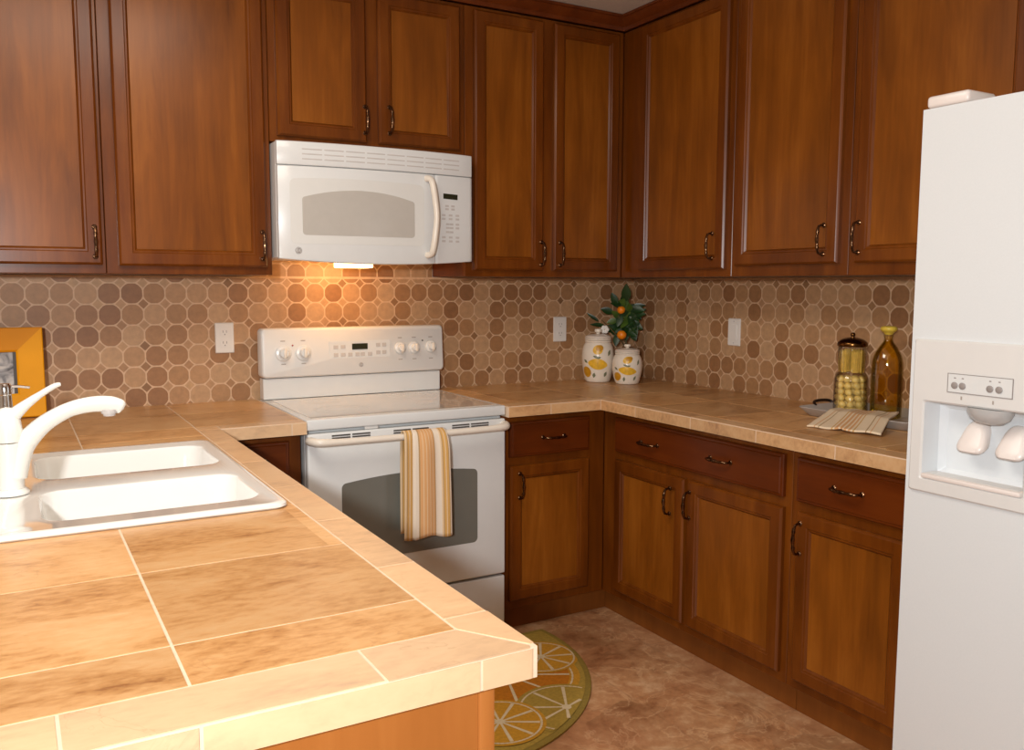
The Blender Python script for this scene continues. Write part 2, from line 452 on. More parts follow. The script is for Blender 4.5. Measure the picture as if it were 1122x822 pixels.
def make_door(parent, x0, x1, z0, z1, yf, hx=None, hz=None, stile=.052):
    w, h = x1-x0, z1-z0
    bm = bmesh.new()
    R = [(0, 0), (0, -.013), (.003, -.0165), (.007, -.020), (stile-.011, -.020), (stile-.008, -.0165), (stile-.003, -.016), (stile+.003, -.0095), (stile+.003, 0), (0, 0)]
    quad_ring(bm, [rect_ring(w, h, i, y) for i, y in R], True, 0, smooth=False)
    bmesh.ops.remove_doubles(bm, verts=bm.verts, dist=1e-6)
    d = obj('door', bm, M['wood'], parent, (x0, yf, z0), ang=20)
    obj('panel', bx(stile+.0034, w-stile-.0034, -.0098, -.002, stile+.0034, h-stile-.0034), M['wood_panel'], d)
    if hx is not None: obj('handle', pull(True), M['bronze'], d, (hx-x0, -.0201, hz-z0))
    return d

def make_drawer(parent, x0, x1, z0, z1, yf, handles=()):
    w, h = x1-x0, z1-z0
    bm = bmesh.new()
    R = [(0, 0), (0, -.012), (.003, -.0155), (.009, -.017), (.012, -.020)]
    quad_ring(bm, [rect_ring(w, h, i, y) for i, y in R], True, 0, True, True, False)
    d = obj('drawer_front', bm, M['wood_h'], parent, (x0, yf, z0), ang=20)
    for hx, hz in handles: obj('handle', pull(False, .098), M['bronze'], d, (hx-x0, -.0201, hz-z0))
    return d

def cabinet(name, label, cat, run, x0, x1, z0, z1, depth, doors, drawers=(), toe=False, group=None, face=None, toe_ext=0):
    # toe_ext lengthens the toe kick into a corner
    """x along the run (world x for the back run, -world y for the right run); door = (x0,x1,z0,z1,hx,hz)"""
    loc = (x0, -.001, 0) if run == 'back' else (-.001, -x0, 0)
    t = thing(name, label, cat, loc, 0 if run == 'back' else -PI/2, group)
    w = x1-x0; yf = -depth+.001
    zb = z0
    fx0 = (face-x0) if face is not None else 0
    obj('carcass', bx(.0005, w-.0005, yf+.02, 0, zb, z1), M['wood_dark'], t)
    obj('face_frame', bx(fx0+.0005, w-.0005, yf, yf+.0199, zb, z1, bev=.0015, seg=1), M['wood'], t)
    if toe:
        obj('toe_kick', bx(fx0-(.0635 if face is not None else 0)+.0005, w-.0005+toe_ext, yf+.051, yf+.065, .001, zb-.0005), M['wood_toe'], t)
    for d in doors:
        make_door(t, d[0]-x0, d[1]-x0, d[2], d[3], yf-.0005, *( (d[4]-x0, d[5]) if len(d) > 4 else (None, None)))
    for d in drawers:
        make_drawer(t, d[0]-x0, d[1]-x0, d[2], d[3], yf-.0005, [(h-x0, z) for h, z in d[4]])
    return t

UB, UT = 1.400, 2.456
G1 = 'stained wood wall cabinets'
cabinet('wall_cabinet', 'brown wood wall cabinet cut off by the left photo edge, first from the left', 'cabinet', 'back', -2.955, -2.4095, UB, UT, .313,
        [(-2.915, -2.421, 1.429, 2.442, -2.442, 1.502)], group=G1)
cabinet('wall_cabinet', 'tall wide single-door brown wood wall cabinet directly left of the microwave', 'cabinet', 'back', -2.4085, -1.8655, UB, UT, .313,
        [(-2.371, -1.885, 1.427, 2.442, -1.903, 1.502)], group=G1)
cabinet('wall_cabinet', 'short two-door brown wood wall cabinet directly above the white microwave', 'cabinet', 'back', -1.8645, -1.0935, 1.871, UT, .313,
        [(-1.838, -1.506, 1.892, 2.440, -1.515, 1.973), (-1.458, -1.119, 1.892, 2.440, -1.418, 1.980)], group=G1)
cabinet('wall_cabinet', 'tall narrow two-door wall cabinet between the microwave and the room corner', 'cabinet', 'back', -1.0925, -.3155, UB, UT, .313,
        [(-1.055, -.733, 1.427, 2.442, -.745, 1.497), (-.680, -.347, 1.427, 2.442, -.651, 1.497)], group=G1)
cabinet('wall_cabinet', 'tall single-door wall cabinet at the corner on the right wall', 'cabinet', 'right', .003, 1.0045, UB, UT, .313,
        [(.454, .977, 1.429, 2.446, .916, 1.517)], group=G1, face=.3125)
cabinet('wall_cabinet', 'middle single-door wall cabinet on the right wall, second from the corner', 'cabinet', 'right', 1.0055, 1.5375, UB, UT, .313,
        [(1.033, 1.506, 1.439, 2.446, 1.450, 1.518)], group=G1)
cabinet('wall_cabinet', 'single-door wall cabinet on the right wall partly hidden behind the fridge top', 'cabinet', 'right', 1.5385, 2.155, UB, UT, .313,
        [(1.571, 2.113, 1.439, 2.446, 1.569+.02, 1.519)], group=G1)

# crown moulding: profile extruded along each run
def crown(name, run, x0, x1, mit0=False):
    prof = [(0, 0), (.012, .0), (.014, .016), (.022, .022), (.034, .040), (.038, .046), (.044, .048), (.044, .058), (0, .058)]
    bm = bmesh.new(); rings = []
    for e in (0, 1):
        r = []
        for o_, z in prof:
            d = .3135+o_
            if run == 'back':
                x = x0 if e == 0 else -d
                r.append(Vector((x, -d, 2.4595+z)))
            else:
                y = -d if e == 0 else -x1
                r.append(Vector((-d, y, 2.4595+z)))
        rings.append(r)
    quad_ring(bm, rings, True, 0, True, True, False)
    struct(name, bm, M['wood_dark'], ang=30)
crown('trim_1', 'back', -2.955, 0)
crown('trim_2', 'right', 0, 2.155)

BT = .872
G2 = 'stained wood base cabinets'
cabinet('base_cabinet', 'narrow brown base cabinet with one drawer and one door, right of the range', 'cabinet', 'back', -1.091, -.6015, .10, BT, .600,
        [(-1.053, -.684, .135, .672, -1.013, .593)], [(-1.053, -.684, .705, .842, [(-.860, .774)])], toe=True, group=G2, toe_ext=.052)
cabinet('base_cabinet', 'corner base cabinet with a long two-handled drawer above two doors', 'cabinet', 'right', .003, 1.5995, .10, BT, .600,
        [(.694, 1.111, .134, .672, 1.040, .577), (1.133, 1.575, .134, .672, 1.147, .585)], [(.692, 1.573, .705, .842, [(.915, .770), (1.298, .775)])], toe=True, group=G2, face=.5995)
cabinet('base_cabinet', 'base cabinet with one drawer and one door directly beside the fridge', 'cabinet', 'right', 1.6005, 2.060, .10, BT, .600,
        [(1.633, 2.022, .134, .672, 1.622+.03, .592)], [(1.627, 2.020, .705, .842, [(1.822, .776)])], toe=True, group=G2)
cabinet('base_cabinet', 'small brown base cabinet glimpsed left of the range beyond the peninsula', 'cabinet', 'back', -2.176, -1.8605, .10, BT, .600,
        [(-2.150, -1.904, .135, .672)], [(-2.150, -1.904, .705, .845, [(-2.03, .784)])], toe=True, group=G2)

# peninsula cabinet (open inside so the sink can hang in it)
t = thing('peninsula_cabinet', 'flash-brightened orange-brown wood cabinet end under the tiled sink peninsula', 'cabinet', (-2.5, -1.3, 0))
def pen(name, m, *a, **k): return obj(name, bx(*a, **k), m, t, (2.5, 1.3, 0))
pen('end_panel', M['wood_flashlit'], -2.82, -2.206, -2.556, -2.538, .003, BT)
pen('corner_post', M['wood_flashlit'], -2.2055, -2.183, -2.560, -2.537, .003, BT, bev=.003)
pen('side_panel', M['wood'], -2.202, -2.184, -2.536, -.60, .10, BT)
pen('back_panel', M['wood_flashlit'], -2.82, -2.80, -2.5375, -.02, .003, BT)
pen('toe_kick', M['wood_dark'], -2.275, -2.265, -2.536, -.60, .003, .0995)

# ------------------------------------------------------------------ tiled worktops
def clip_rect(r, holes):
    out = [r]
    for hx0, hx1, hy0, hy1 in holes:
        nxt = []
        for x0, x1, y0, y1 in out:
            if x1 <= hx0 or x0 >= hx1 or y1 <= hy0 or y0 >= hy1: nxt.append((x0, x1, y0, y1)); continue
            if x0 < hx0: nxt.append((x0, hx0, y0, y1))
            if x1 > hx1: nxt.append((hx1, x1, y0, y1))
            a, c = max(x0, hx0), min(x1, hx1)
            if y0 < hy0: nxt.append((a, c, y0, hy0))
            if y1 > hy1: nxt.append((a, c, hy1, y1))
        out = nxt
    return out

class Top:
    G = .0022
    def __init__(s):
        s.EP = 1
        s.bm = bmesh.new(); s.col = s.bm.loops.layers.float_color.new('tint')
    def poly(s, pts, tint=None, edge=0, mi=1):
        c = tint or (random.random(), random.random(), edge, 1)
        f = s.bm.faces.new([s.bm.verts.new(p) for p in pts]); f.material_index = mi
        for l in f.loops: l[s.col] = c
        return c
    def plate(s, pts, h, edge=0, zt=CT):
        """a tile: polygon pts (2D, ccw) at z=zt, thickness h, with its four sides"""
        c = (random.random(), random.random(), edge, 1)
        s.poly([(x, y, zt) for x, y in pts], c)
        n = len(pts)
        for i in range(n):
            a, b_ = pts[i], pts[(i+1) % n]
            s.poly([(a[0], a[1], zt-h), (b_[0], b_[1], zt-h), (b_[0], b_[1], zt), (a[0], a[1], zt)], c)
    def rect(s, x0, x1, y0, y1, edge=0, holes=()):
        g = s.G
        if x1-x0 < .008 or y1-y0 < .008: return
        for a in clip_rect((x0+g, x1-g, y0+g, y1-g), holes):
            s.plate([(a[0], a[2]), (a[1], a[2]), (a[1], a[3]), (a[0], a[3])], .0018, edge)
    def slab(s, x0, x1, y0, y1, z0, z1):
        t_ = bmesh.new(); add_box(t_, x0, x1, y0, y1, z0, z1)
        for f in t_.faces:
            s.poly([v.co.copy() for v in f.verts], (0.5, .5, 0, 1), mi=0)
        t_.free()
    def edge_x(s, x0, x1, y, sgn, z0=.8725, z1=CT-.0012):
        """edge tile on a face looking to sgn*y"""
        g = s.G; th = .0018
        c = (random.random(), random.random(), s.EP, 1)
        a, b_ = x0+g, x1-g; za, zb = z0, z1-g
        s.box6(a, b_, min(y, y-sgn*th), max(y, y-sgn*th), za, zb, c)
    def edge_y(s, y0, y1, x, sgn, z0=.8725, z1=CT-.0012):
        g = s.G; th = .0018
        c = (random.random(), random.random(), s.EP, 1)
        s.box6(min(x, x-sgn*th), max(x, x-sgn*th), y0+g, y1-g, z0, z1-g, c)
    def box6(s, x0, x1, y0, y1, z0, z1, c):
        t_ = bmesh.new(); add_box(t_, x0, x1, y0, y1, z0, z1)
        for f in t_.faces: s.poly([v.co.copy() for v in f.verts], c)
        t_.free()

def frange(a, b_, st, ph):
    """cut positions inside (a,b) on the lattice ph + k*st"""
    k = math.ceil((a-ph)/st+1e-6); out = [a]
    while ph+k*st < b_-.004:
        out.append(ph+k*st); k += 1
    return out+[b_]

XP, YP, XL, DC = -2.135, -2.586, -3.05, -.672
hole = (-2.764, -2.230, -1.742, -.929)
T = Top()
# grout bed in strips around the sink hole
zz = CT-.0008
e = .0012
for a in clip_rect((XL, XP-e, YP+e, 0), [hole]): T.slab(*a, .8722, zz)
T.slab(XP-e, -1.8585, DC+e, 0, .8722, zz)
# field tiles of the peninsula
XB, YB = -2.203, -2.488
xs = frange(XL, XB, .336, -2.537); ys = frange(YB, -.605, .317, -2.043)
for i in range(len(xs)-1):
    for j in range(len(ys)-1): T.rect(xs[i], xs[i+1], ys[j], ys[j+1], 0, [hole])
# border along the right edge and along the end, mitred at the corner
g = T.G
ysb = frange(-2.448, DC, .318, -1.880)
for j in range(len(ysb)-1): T.rect(XB, XP-.0005, ysb[j], ysb[j+1], .7)
q = .006
T.plate([(XB+g, YB+g*.4), (XP-q, YP+q+.004), (XP-.0005, YP+q*2), (XP-.0005, -2.448-g), (XB+g, -2.448-g)], .0018, .8)
xsb = frange(XL, XB, .333, -2.3385)
xsb[-1] = -2.2005
for i in range(len(xsb)-1):
    if i == len(xsb)-2:
        T.plate([(xsb[i]+g, YP+.0005), (XP-q*2, YP+.0005), (XP-q-.004, YP+q), (XB-g*.4, YB-g), (xsb[i]+g, YB-g)], .0018, .9)
    else: T.rect(xsb[i], xsb[i+1], YP+.0005, YB, .9)
# arm along the back wall
xs2 = frange(XL, -1.8585, .336, -2.537)
for i in range(len(xs2)-1):
    T.rect(xs2[i], xs2[i+1], -.605, -.30, 0); T.rect(xs2[i], xs2[i+1], -.30, -.0, 0)
xs3 = frange(XP, -1.8585, .33, -2.0)
for i in range(len(xs3)-1): T.rect(xs3[i], xs3[i+1], DC+.0005, -.605, .5)
T.rect(XB, XP, DC, -.605, .5)
# edge tiles
xe = frange(XL, XP-.012, .327, -2.216)
for i in range(len(xe)-1): T.edge_x(xe[i], xe[i+1]+(T.G if i == len(xe)-2 else 0), YP, -1)
ye = frange(YP+.012, DC, .327, -2.26)
for i in range(len(ye)-1): T.edge_y(ye[i], ye[i+1], XP, 1)
xe = frange(XP, -1.8585, .33, -1.908)
for i in range(len(xe)-1): T.edge_x(xe[i], xe[i+1], DC, -1)
# rounded corner piece
cc = (.6, .3, 1, 1); rr = .012
pts = [(XP-rr+rr*math.cos(a), YP+rr+rr*math.sin(a)) for a in [(-PI/2)+k*PI/16 for k in range(9)]]
for k in range(8):
    (ax, ay), (bx_, by) = pts[k], pts[k+1]
    T.poly([(ax, ay, .8725), (bx_, by, .8725), (bx_, by, CT-.003), (ax, ay, CT-.003)], (.5, .4, 1, 1), mi=1 if k < 6 else 0)
T.poly([(x, y, CT-.003) for x, y in pts]+[(XP-rr, YP+rr, CT-.003)], (0, 0, 0, 1), mi=0)
o = obj('tiled_worktop', T.bm, [M['grout'], M['tile']], ang=20)
tag(o, 'large tan tiled peninsula worktop holding the white sink, in the foreground', 'countertop')

T = Top(); T.EP = .35
YE = -2.062
T.slab(-1.0925, 0, DC+e, 0, .8722, zz); T.slab(DC+e, 0, YE, DC+e, .8722, zz)
BI = -.600
xs = frange(-1.0925, 0, .336, -.336); 
for i in range(len(xs)-1):
    T.rect(xs[i], xs[i+1], -.30, 0, 0); T.rect(xs[i], min(xs[i+1], 0), BI, -.30, 0)
ys = frange(YE, BI, .325, -.92); 
for j in range(len(ys)-1):
    T.rect(BI, -.30, ys[j], ys[j+1], 0); T.rect(-.30, 0, ys[j], ys[j+1], 0)
xb = frange(-1.0925, DC, .302, -.905)
for i in range(len(xb)-1): T.rect(xb[i], xb[i+1], DC+.0005, BI, .35)
T.plate([(DC+g, DC+g*2.5), (BI-g*2.5, BI-g), (DC+g, BI-g)], .0018, .35)
T.plate([(DC+g*2.5, DC+g), (BI-g, DC+g), (BI-g, BI-g*2.5)], .0018, .35)
yb = frange(YE, DC, .307, -.893)
for j in range(len(yb)-1): T.rect(DC+.0005, BI, yb[j], yb[j+1], .35)
for i in range(len(xb)-1): T.edge_x(xb[i], xb[i+1], DC, -1)
for j in range(len(yb)-1): T.edge_y(yb[j], yb[j+1], DC, -1)
o = obj('tiled_worktop', T.bm, [M['grout'], M['tile']], ang=20)
tag(o, 'L-shaped tan tiled worktop running from the range into the corner and to the fridge', 'countertop')

# ------------------------------------------------------------------ range
RX0, RX1 = -1.8545, -1.0965
RW = RX1-RX0
t = thing('electric_range', 'white freestanding electric range with striped towel on its oven handle', 'range', (RX0, 0, 0))
obj('body', bx(.002, RW-.002, -.620, -.03, .03, .874, bev=.003, seg=1), M['white'], t)
b = bmesh.new(); add_box(b, 0, RW, -.655, -.03, .880, .9165, bev=.005, seg=3)
ct = obj('cooktop', b, M['white'], t)
b = bmesh.new(); add_box(b, .025, RW-.025, -.625, -.105, .9166, .9180, bev=.0006, seg=1)
gl = obj('glass_surface', b, M['cooktop'], ct)
for cx, cy, r in ((.19, -.46, .10), (.57, -.46, .085), (.19, -.21, .075), (.57, -.21, .10)):
    b = bmesh.new()
    for ro, ri in ((r, r-.004), (r*.6, r*.6-.003)):
        quad_ring(b, [[Vector((cx+q_*math.cos(2*PI*i/40), cy+q_*math.sin(2*PI*i/40), z_)) for i in range(40)] for q_, z_ in ((ri, .9181), (ri, .9183), (ro, .9183), (ro, .9181))], True)
    obj('burner_ring', b, M['burner'], ct)
# backguard: lower riser and upper console
b = bmesh.new(); add_box(b, .002, RW-.002, -.082, -.03, .9185, 1.0, bev=.002, seg=1)
obj('riser', b, M['white'], t)
b = bmesh.new()
pts = rrect(-.003, RW+.012, 1.003, 1.195, .016)
f0 = lambda x, z: (x, -.03, z)
rings = []
for ins, y in ((0, -.03), (0, -.088), (.003, -.094), (.008, -.097)):
    cx, cz = RW/2, 1.1
    rings.append([Vector((x+(ins if x < cx else -ins), y+(.012*(z-1.003)/.19 if y < -.05 else 0), z+(ins if z < cz else -ins))) for x, z in pts])
quad_ring(b, rings, True, 0, True, True)
con = obj('console', b, M['white2'], t)
yc = lambda z: -.0972+.012*(z-1.003)/.19
tilt = Matrix.Rotation(PI/2-.06, 4, 'X')
for x, z in ((.080, 1.098), (.160, 1.098), (.570, 1.104), (.633, 1.104), (.709, 1.106)):
    b = bmesh.new(); R = .031 if x < .3 else .026
    add_lathe(b, [(R, 0), (R, .004), (R*.93, .007), (R*.62, .010), (R*.58, .024), (R*.5, .027)], 28, mat=tilt)
    k = obj('knob', b, M['white'], con, (x, yc(z)-.0002, z))
    b = bmesh.new(); add_box(b, -.0055, .0055, -.036, -.0272, -R*.62, R*.62, bev=.003, mat=Matrix.Rotation(-.06, 4, 'X'))
    obj('grip', b, M['cream'], k)
b = bmesh.new(); add_box(b, .265, .525, -.0012, 0, 1.058, 1.140, bev=.0004, seg=1)
obj('control_plate', b, M['lightgrey'] if False else M['white'], con, (0, yc(1.1)-.0006, 0), (-.0, 0, 0))
obj('display', bx(.360, .426, -.003, -.0012, 1.104, 1.128), M['display'], con, (0, yc(1.1)-.0008, 0))
for x, z in [(x_, z_) for x_ in (.292, .322) for z_ in (1.116, 1.084)]+[(.352, 1.084), (.383, 1.084), (.405, 1.084), (.436, 1.084)]+[(x_, z_) for x_ in (.472, .498) for z_ in (1.120, 1.089)]:
    b = bmesh.new(); add_box(b, x-.0095, x+.0095, -.0026, -.0012, z-.0075, z+.0075, bev=.0006, seg=1)
    obj('button', b, M['lightgrey'], con, (0, yc(1.1)-.0008, 0))
for x in (.080, .160, .570, .633, .709):
    for dz in (.046, -.044):
        obj('printed_mark', bx(x-.009, x+.009, -.0006, 0, 1.1+dz-.0018, 1.1+dz+.0018), M['mark'], con, (0, yc(1.1+dz)-.0002, 0))
for x, z, m in ((.118, 1.128, 'red'), (.672, 1.132, 'seam')):
    b = bmesh.new(); add_lathe(b, [(.0035, 0), (.003, .002)], 12, mat=tilt)
    obj('indicator_lamp', b, M[m], con, (x, yc(z)-.0005, z))

def emblem(parent, loc, r, rot):
    b = bmesh.new(); add_lathe(b, [(r, 0), (r, .0012), (r*.9, .0018)], 28, mat=Matrix.Rotation(PI/2, 4, 'X'))
    e_ = obj('emblem', b, M['grey_plastic'], parent, loc, rot)
    cu = bpy.data.curves.new('emblem_letters', 'FONT'); cu.body = 'GE'; cu.size = r*1.05; cu.align_x = 'CENTER'; cu.align_y = 'CENTER'; cu.extrude = .0002
    tmp = bpy.data.objects.new('tmp', cu); COL.objects.link(tmp)
    bpy.context.view_layer.update()
    me = bpy.data.meshes.new_from_object(tmp.evaluated_get(bpy.context.evaluated_depsgraph_get()))
    bpy.data.objects.remove(tmp)
    me.materials.clear(); me.materials.append(M['white'])
    l = bpy.data.objects.new('emblem_letters', me); COL.objects.link(l); l.parent = e_
    l.location = (0, -.0021, 0); l.rotation_euler = (PI/2, 0, 0)
    b = bmesh.new()
    quad_ring(b, [[Vector((q_*math.cos(2*PI*i/32), -.0019-y_, q_*math.sin(2*PI*i/32))) for i in range(32)] for q_, y_ in ((r*.84, 0), (r*.84, .0003), (r*.76, .0003), (r*.76, 0))], True)
    obj('emblem_ring', b, M['white'], e_)
emblem(con, (.397, yc(1.041)-.0004, 1.041), .009, (-.06, 0, 0))

# oven door, drawer
b = bmesh.new(); add_box(b, .001, RW-.001, -.656, -.6215, .272, .868, bev=.006, seg=3)
dr = obj('oven_door', b, M['white'], t)
b = bmesh.new()
pts = rrect(.1165, .6375, .411, .690, .018, arch=.016)
add_prism(b, pts, lambda x, z: (x, -.6562, z), lambda x, z: (x, -.6575, z))
obj('window', b, M['oven_glass'], dr)
b = bmesh.new()
inr = rrect(.195, .560, .450, .655, .012, arch=.008)
for (p0, p1) in ((inr, .0),):
    c0 = (.3775, .55)
    quad_ring(b, [[Vector((c0[0]+(x-c0[0])*k, -.6576, c0[1]+(z-c0[1])*k)) for x, z in inr] for k in (1, .985)], True, 0)
obj('window_edge_print', b, M['grey_plastic'], dr) if False else b.free()
for xa, xb_ in ((.085, .150), (.157, .222), (.308, .373), (.380, .442), (.535, .605), (.612, .685)):
    for z in (.8575, .8490): obj('vent_slot', bx(xa, xb_, -.6572, -.6561, z-.0025, z+.0025), M['seam'], dr)
b = bmesh.new()
hp = [(.008, -.655, .846), (.012, -.680, .846), (.035, -.703, .845), (.12, -.708, .843), (RW/2, -.709, .842), (RW-.12, -.708, .843), (RW-.035, -.703, .845), (RW-.012, -.680, .846), (RW-.008, -.655, .846)]
add_tube(b, hp, [.015, .015, .0145, .012, .0115, .012, .0145, .015, .015], n=14, smooth=5)
obj('handle', b, M['cream'], dr)
b = bmesh.new(); add_box(b, .001, RW-.001, -.652, -.6215, .062, .262, bev=.005, seg=2)
obj('drawer', b, M['white'], t)
obj('latch', bx(.205, .255, -.650, -.640, .8695, .8795, bev=.002, seg=1), M['white2'], t)
for x in (.05, RW-.05):
    for y in (-.58, -.08):
        b = bmesh.new(); add_lathe(b, [(.018, .0005), (.018, .012), (.009, .014), (.009, .0305)], 14)
        obj('leg', b, M['seam'], t, (x, y, 0))

# ------------------------------------------------------------------ microwave
MX0, MX1 = -1.8595, -1.0985
MW = MX1-MX0
t = thing('microwave', 'white over-the-range microwave hung above the range, warm lamp glowing underneath', 'microwave', (MX0, 0, 0))
sag = lambda x: 1.457-.016*(1-((x-MW/2)/(MW/2))**2)
yfr = lambda x: -.388-.030*(1-((x-MW/2)/(MW/2))**2)
obj('body', bx(0, MW, -.365, -.003, 1.459, 1.866, bev=.004, seg=1), M['white2'], t)
def bow(x0, x1, zb, zt, yb, fo=0, n=24, r=.004, mi=0, bm=None):
    bm = bm or bmesh.new(); rings = []
    for i in range(n+1):
        x = x0+(x1-x0)*i/n; y = yfr(x)-fo; a, c = zb(x), zt(x)
        rr_ = r
        ex = min(1, min(x-x0, x1-x)/.006)
        y2 = y+(1-ex)*r
        rings.append([Vector((x, yb, a)), Vector((x, y2+rr_, a)), Vector((x, y2+rr_*.3, a+rr_*.3)), Vector((x, y2, a+rr_)), Vector((x, y2, c-rr_)), Vector((x, y2+rr_*.3, c-rr_*.3)), Vector((x, y2+rr_, c)), Vector((x, yb, c))])
    quad_ring(bm, rings, True, mi, True, True)
    return bm
vg = obj('vent_grille', bow(0, MW, lambda x: 1.784, lambda x: 1.866, -.3655), M['white'], t, ang=50)
b = bmesh.new()
for k in range(3):
    z = 1.806+k*.017
    for i in range(8):
        xa = .085+i*.078
        bow(xa, xa+.070, lambda x: z-.0022, lambda x: z+.0022, -.3655-.02, fo=.0006, n=5, r=.0004, bm=b)
obj('vent_slots', b, M['lightgrey'], vg)
md = obj('door', bow(.001, .592, lambda x: sag(x), lambda x: 1.7815, -.3655), M['white'], t, ang=50)
def curved_patch(outline, fo, th, bm=None):
    bm = bm or bmesh.new()
    x0 = min(p[0] for p in outline); x1 = max(p[0] for p in outline)
    # columns across the outline so the patch follows the bow
    n = 28; top = []; bot = []
    def hits(x):
        zs = []
        for i in range(len(outline)):
            a, c = outline[i], outline[(i+1) % len(outline)]
            if (a[0]-x)*(c[0]-x) <= 0 and abs(a[0]-c[0]) > 1e-9:
                zs.append(a[1]+(c[1]-a[1])*(x-a[0])/(c[0]-a[0]))
        return min(zs), max(zs)
    rings = []
    for i in range(n+1):
        s = i/n; x = x0+(x1-x0)*(.5-.5*math.cos(PI*s)); x = min(max(x, x0+1e-5), x1-1e-5)
        a, c = hits(x); y = yfr(x)-fo
        rings.append([Vector((x, y+th, a)), Vector((x, y, a)), Vector((x, y, c)), Vector((x, y+th, c))])
    quad_ring(bm, rings, True, 0, True, True)
    return bm
obj('window_surround', curved_patch(rrect(.040, .545, 1.510, 1.738, .02, arch=.006), .0008, .002), M['mw_sur'], md, ang=50)
obj('window', curved_patch(rrect(.082, .505, 1.541, 1.676, .012, arch=.028), .0016, .002), M['mw_glass'], md, ang=50)
b = bmesh.new()
hx = .567
hpz = [(1.765, 0), (1.760, -.020), (1.740, -.034), (1.69, -.044), (1.62, -.047), (1.55, -.044), (1.50, -.034), (1.482, -.020), (1.477, 0)]
add_tube(b, [(hx+(.010 if 0 < i < 8 else .0)-.012*abs(z-1.62)/.15, yfr(hx)+y, z) for i, (z, y) in enumerate(hpz)], [.012, .012, .012, .0115, .011, .0115, .012, .012, .012], n=12, smooth=5)
obj('handle', b, M['cream'], md)
emblem(md, (.066, yfr(.066)-.0004, 1.486), .012, (0, 0, -.07))
mp = obj('control_panel', bow(.5945, MW, lambda x: sag(x), lambda x: 1.7815, -.3655), M['white'], t, ang=50)
obj('display', curved_patch([(.629, 1.694), (.693, 1.692), (.693, 1.712), (.629, 1.714)], .0012, .002), M['display'], mp)
for r_, (z, xs_) in enumerate([(1.667, (.645, .672)), (1.655, (.645, .672)), (1.632, (.630, .661, .692)), (1.618, (.630, .661, .692)), (1.598, (.648, .665, .692)), (1.584, (.648, .665, .692)), (1.568, (.648, .665)), (1.548, (.630, .661, .692)), (1.533, (.630, .661, .692))]):
    for x in xs_:
        obj('key', curved_patch([(x-.008, z-.0038), (x+.008, z-.0038), (x+.008, z+.0038), (x-.008, z+.0038)], .0006, .001), M['lightgrey'], mp)
b = bmesh.new(); add_box(b, .240, .365, -.345, -.255, 1.4285, 1.4585, bev=.004)
M['lampglow'] = emit('lamp_lens_glow', (1, .62, .25, 1), 6)
obj('lamp_lens', b, M['lampglow'], t)

# ------------------------------------------------------------------ fridge
t = thing('refrigerator', 'white side-by-side refrigerator with ice and water dispenser, at right edge', 'refrigerator', (-.8, -2.135, 0))
def fr(name, bm, m, p=t): return obj(name, bm, m, p)
X0 = .8
# local frame: x' = world x + .8, y' = world y + 2.135
b = bmesh.new(); add_box(b, .080, .770, -.905, -.002, .025, 1.765, bev=.004, seg=1)
fr('cabinet_body', b, M['fridge'])
fr('base_grille', bx(.03, .079, -.90, -.005, .01, .055), M['lightgrey'])
fd = None
b = bmesh.new()
ya, yb_ = -.385, 0.0          # freezer door
oy0, oy1, oz0, oz1 = -.306, -.024, .895, 1.215
def shell(b, y0, y1, z0, z1): add_box(b, 0, .075, y0, y1, z0, z1)
add_box(b, 0, .075, ya, yb_, .06, oz0, bev=.0); add_box(b, 0, .075, ya, yb_, oz1, 1.778); add_box(b, 0, .075, oy1, yb_, oz0, oz1); add_box(b, 0, .075, ya, oy0, oz0, oz1)
add_box(b, .062, .075, oy0, oy1, oz0, oz1)
bmesh.ops.remove_doubles(b, verts=b.verts, dist=1e-5)
fd = fr('freezer_door', b, M['fridge'])
b = bmesh.new(); add_box(b, 0, .075, -.905, -.390, .06, 1.778, bev=.006, seg=2)
rd = fr('refrigerator_door', b, M['fridge'])
for y, p in ((-.355, fd), (-.425, rd)):
    b = bmesh.new(); add_tube(b, [(0, y, .75), (-.045, y, .78), (-.05, y, 1.0), (-.05, y, 1.35), (-.045, y, 1.58), (0, y, 1.61)], .013, n=12, smooth=5)
    obj('handle', b, M['white'], p)
b = bmesh.new(); add_box(b, -.005, .10, -.115, -.010, 1.7785, 1.806, bev=.008, seg=3)
obj('hinge_cover', b, M['paddle'], t)
# dispenser bezel
b = bmesh.new()
bz = [(-.012, 0), (-.012, 0)]
O = rrect(-.318, -.013, .873, 1.240, .006); 
def rng(ins, x, y0=-.318, y1=-.013, z0=.873, z1=1.240, r=.006):
    return [Vector((x, y, z)) for y, z in rrect(y0+ins, y1-ins, z0+ins, z1-ins, r)]
ri = lambda x, d=0: [Vector((x, y, z)) for y, z in rrect(-.290+d, -.046-d, .908+d, 1.092-d, .006)]
quad_ring(b, [rng(0, -.0003), rng(0, -.006), rng(.004, -.010), ri(-.010, -.004), ri(-.006, 0), ri(.045, .006), ri(.058, .02)], True, 0, False, True)
dz = obj('dispenser', b, M['white2'], fd)
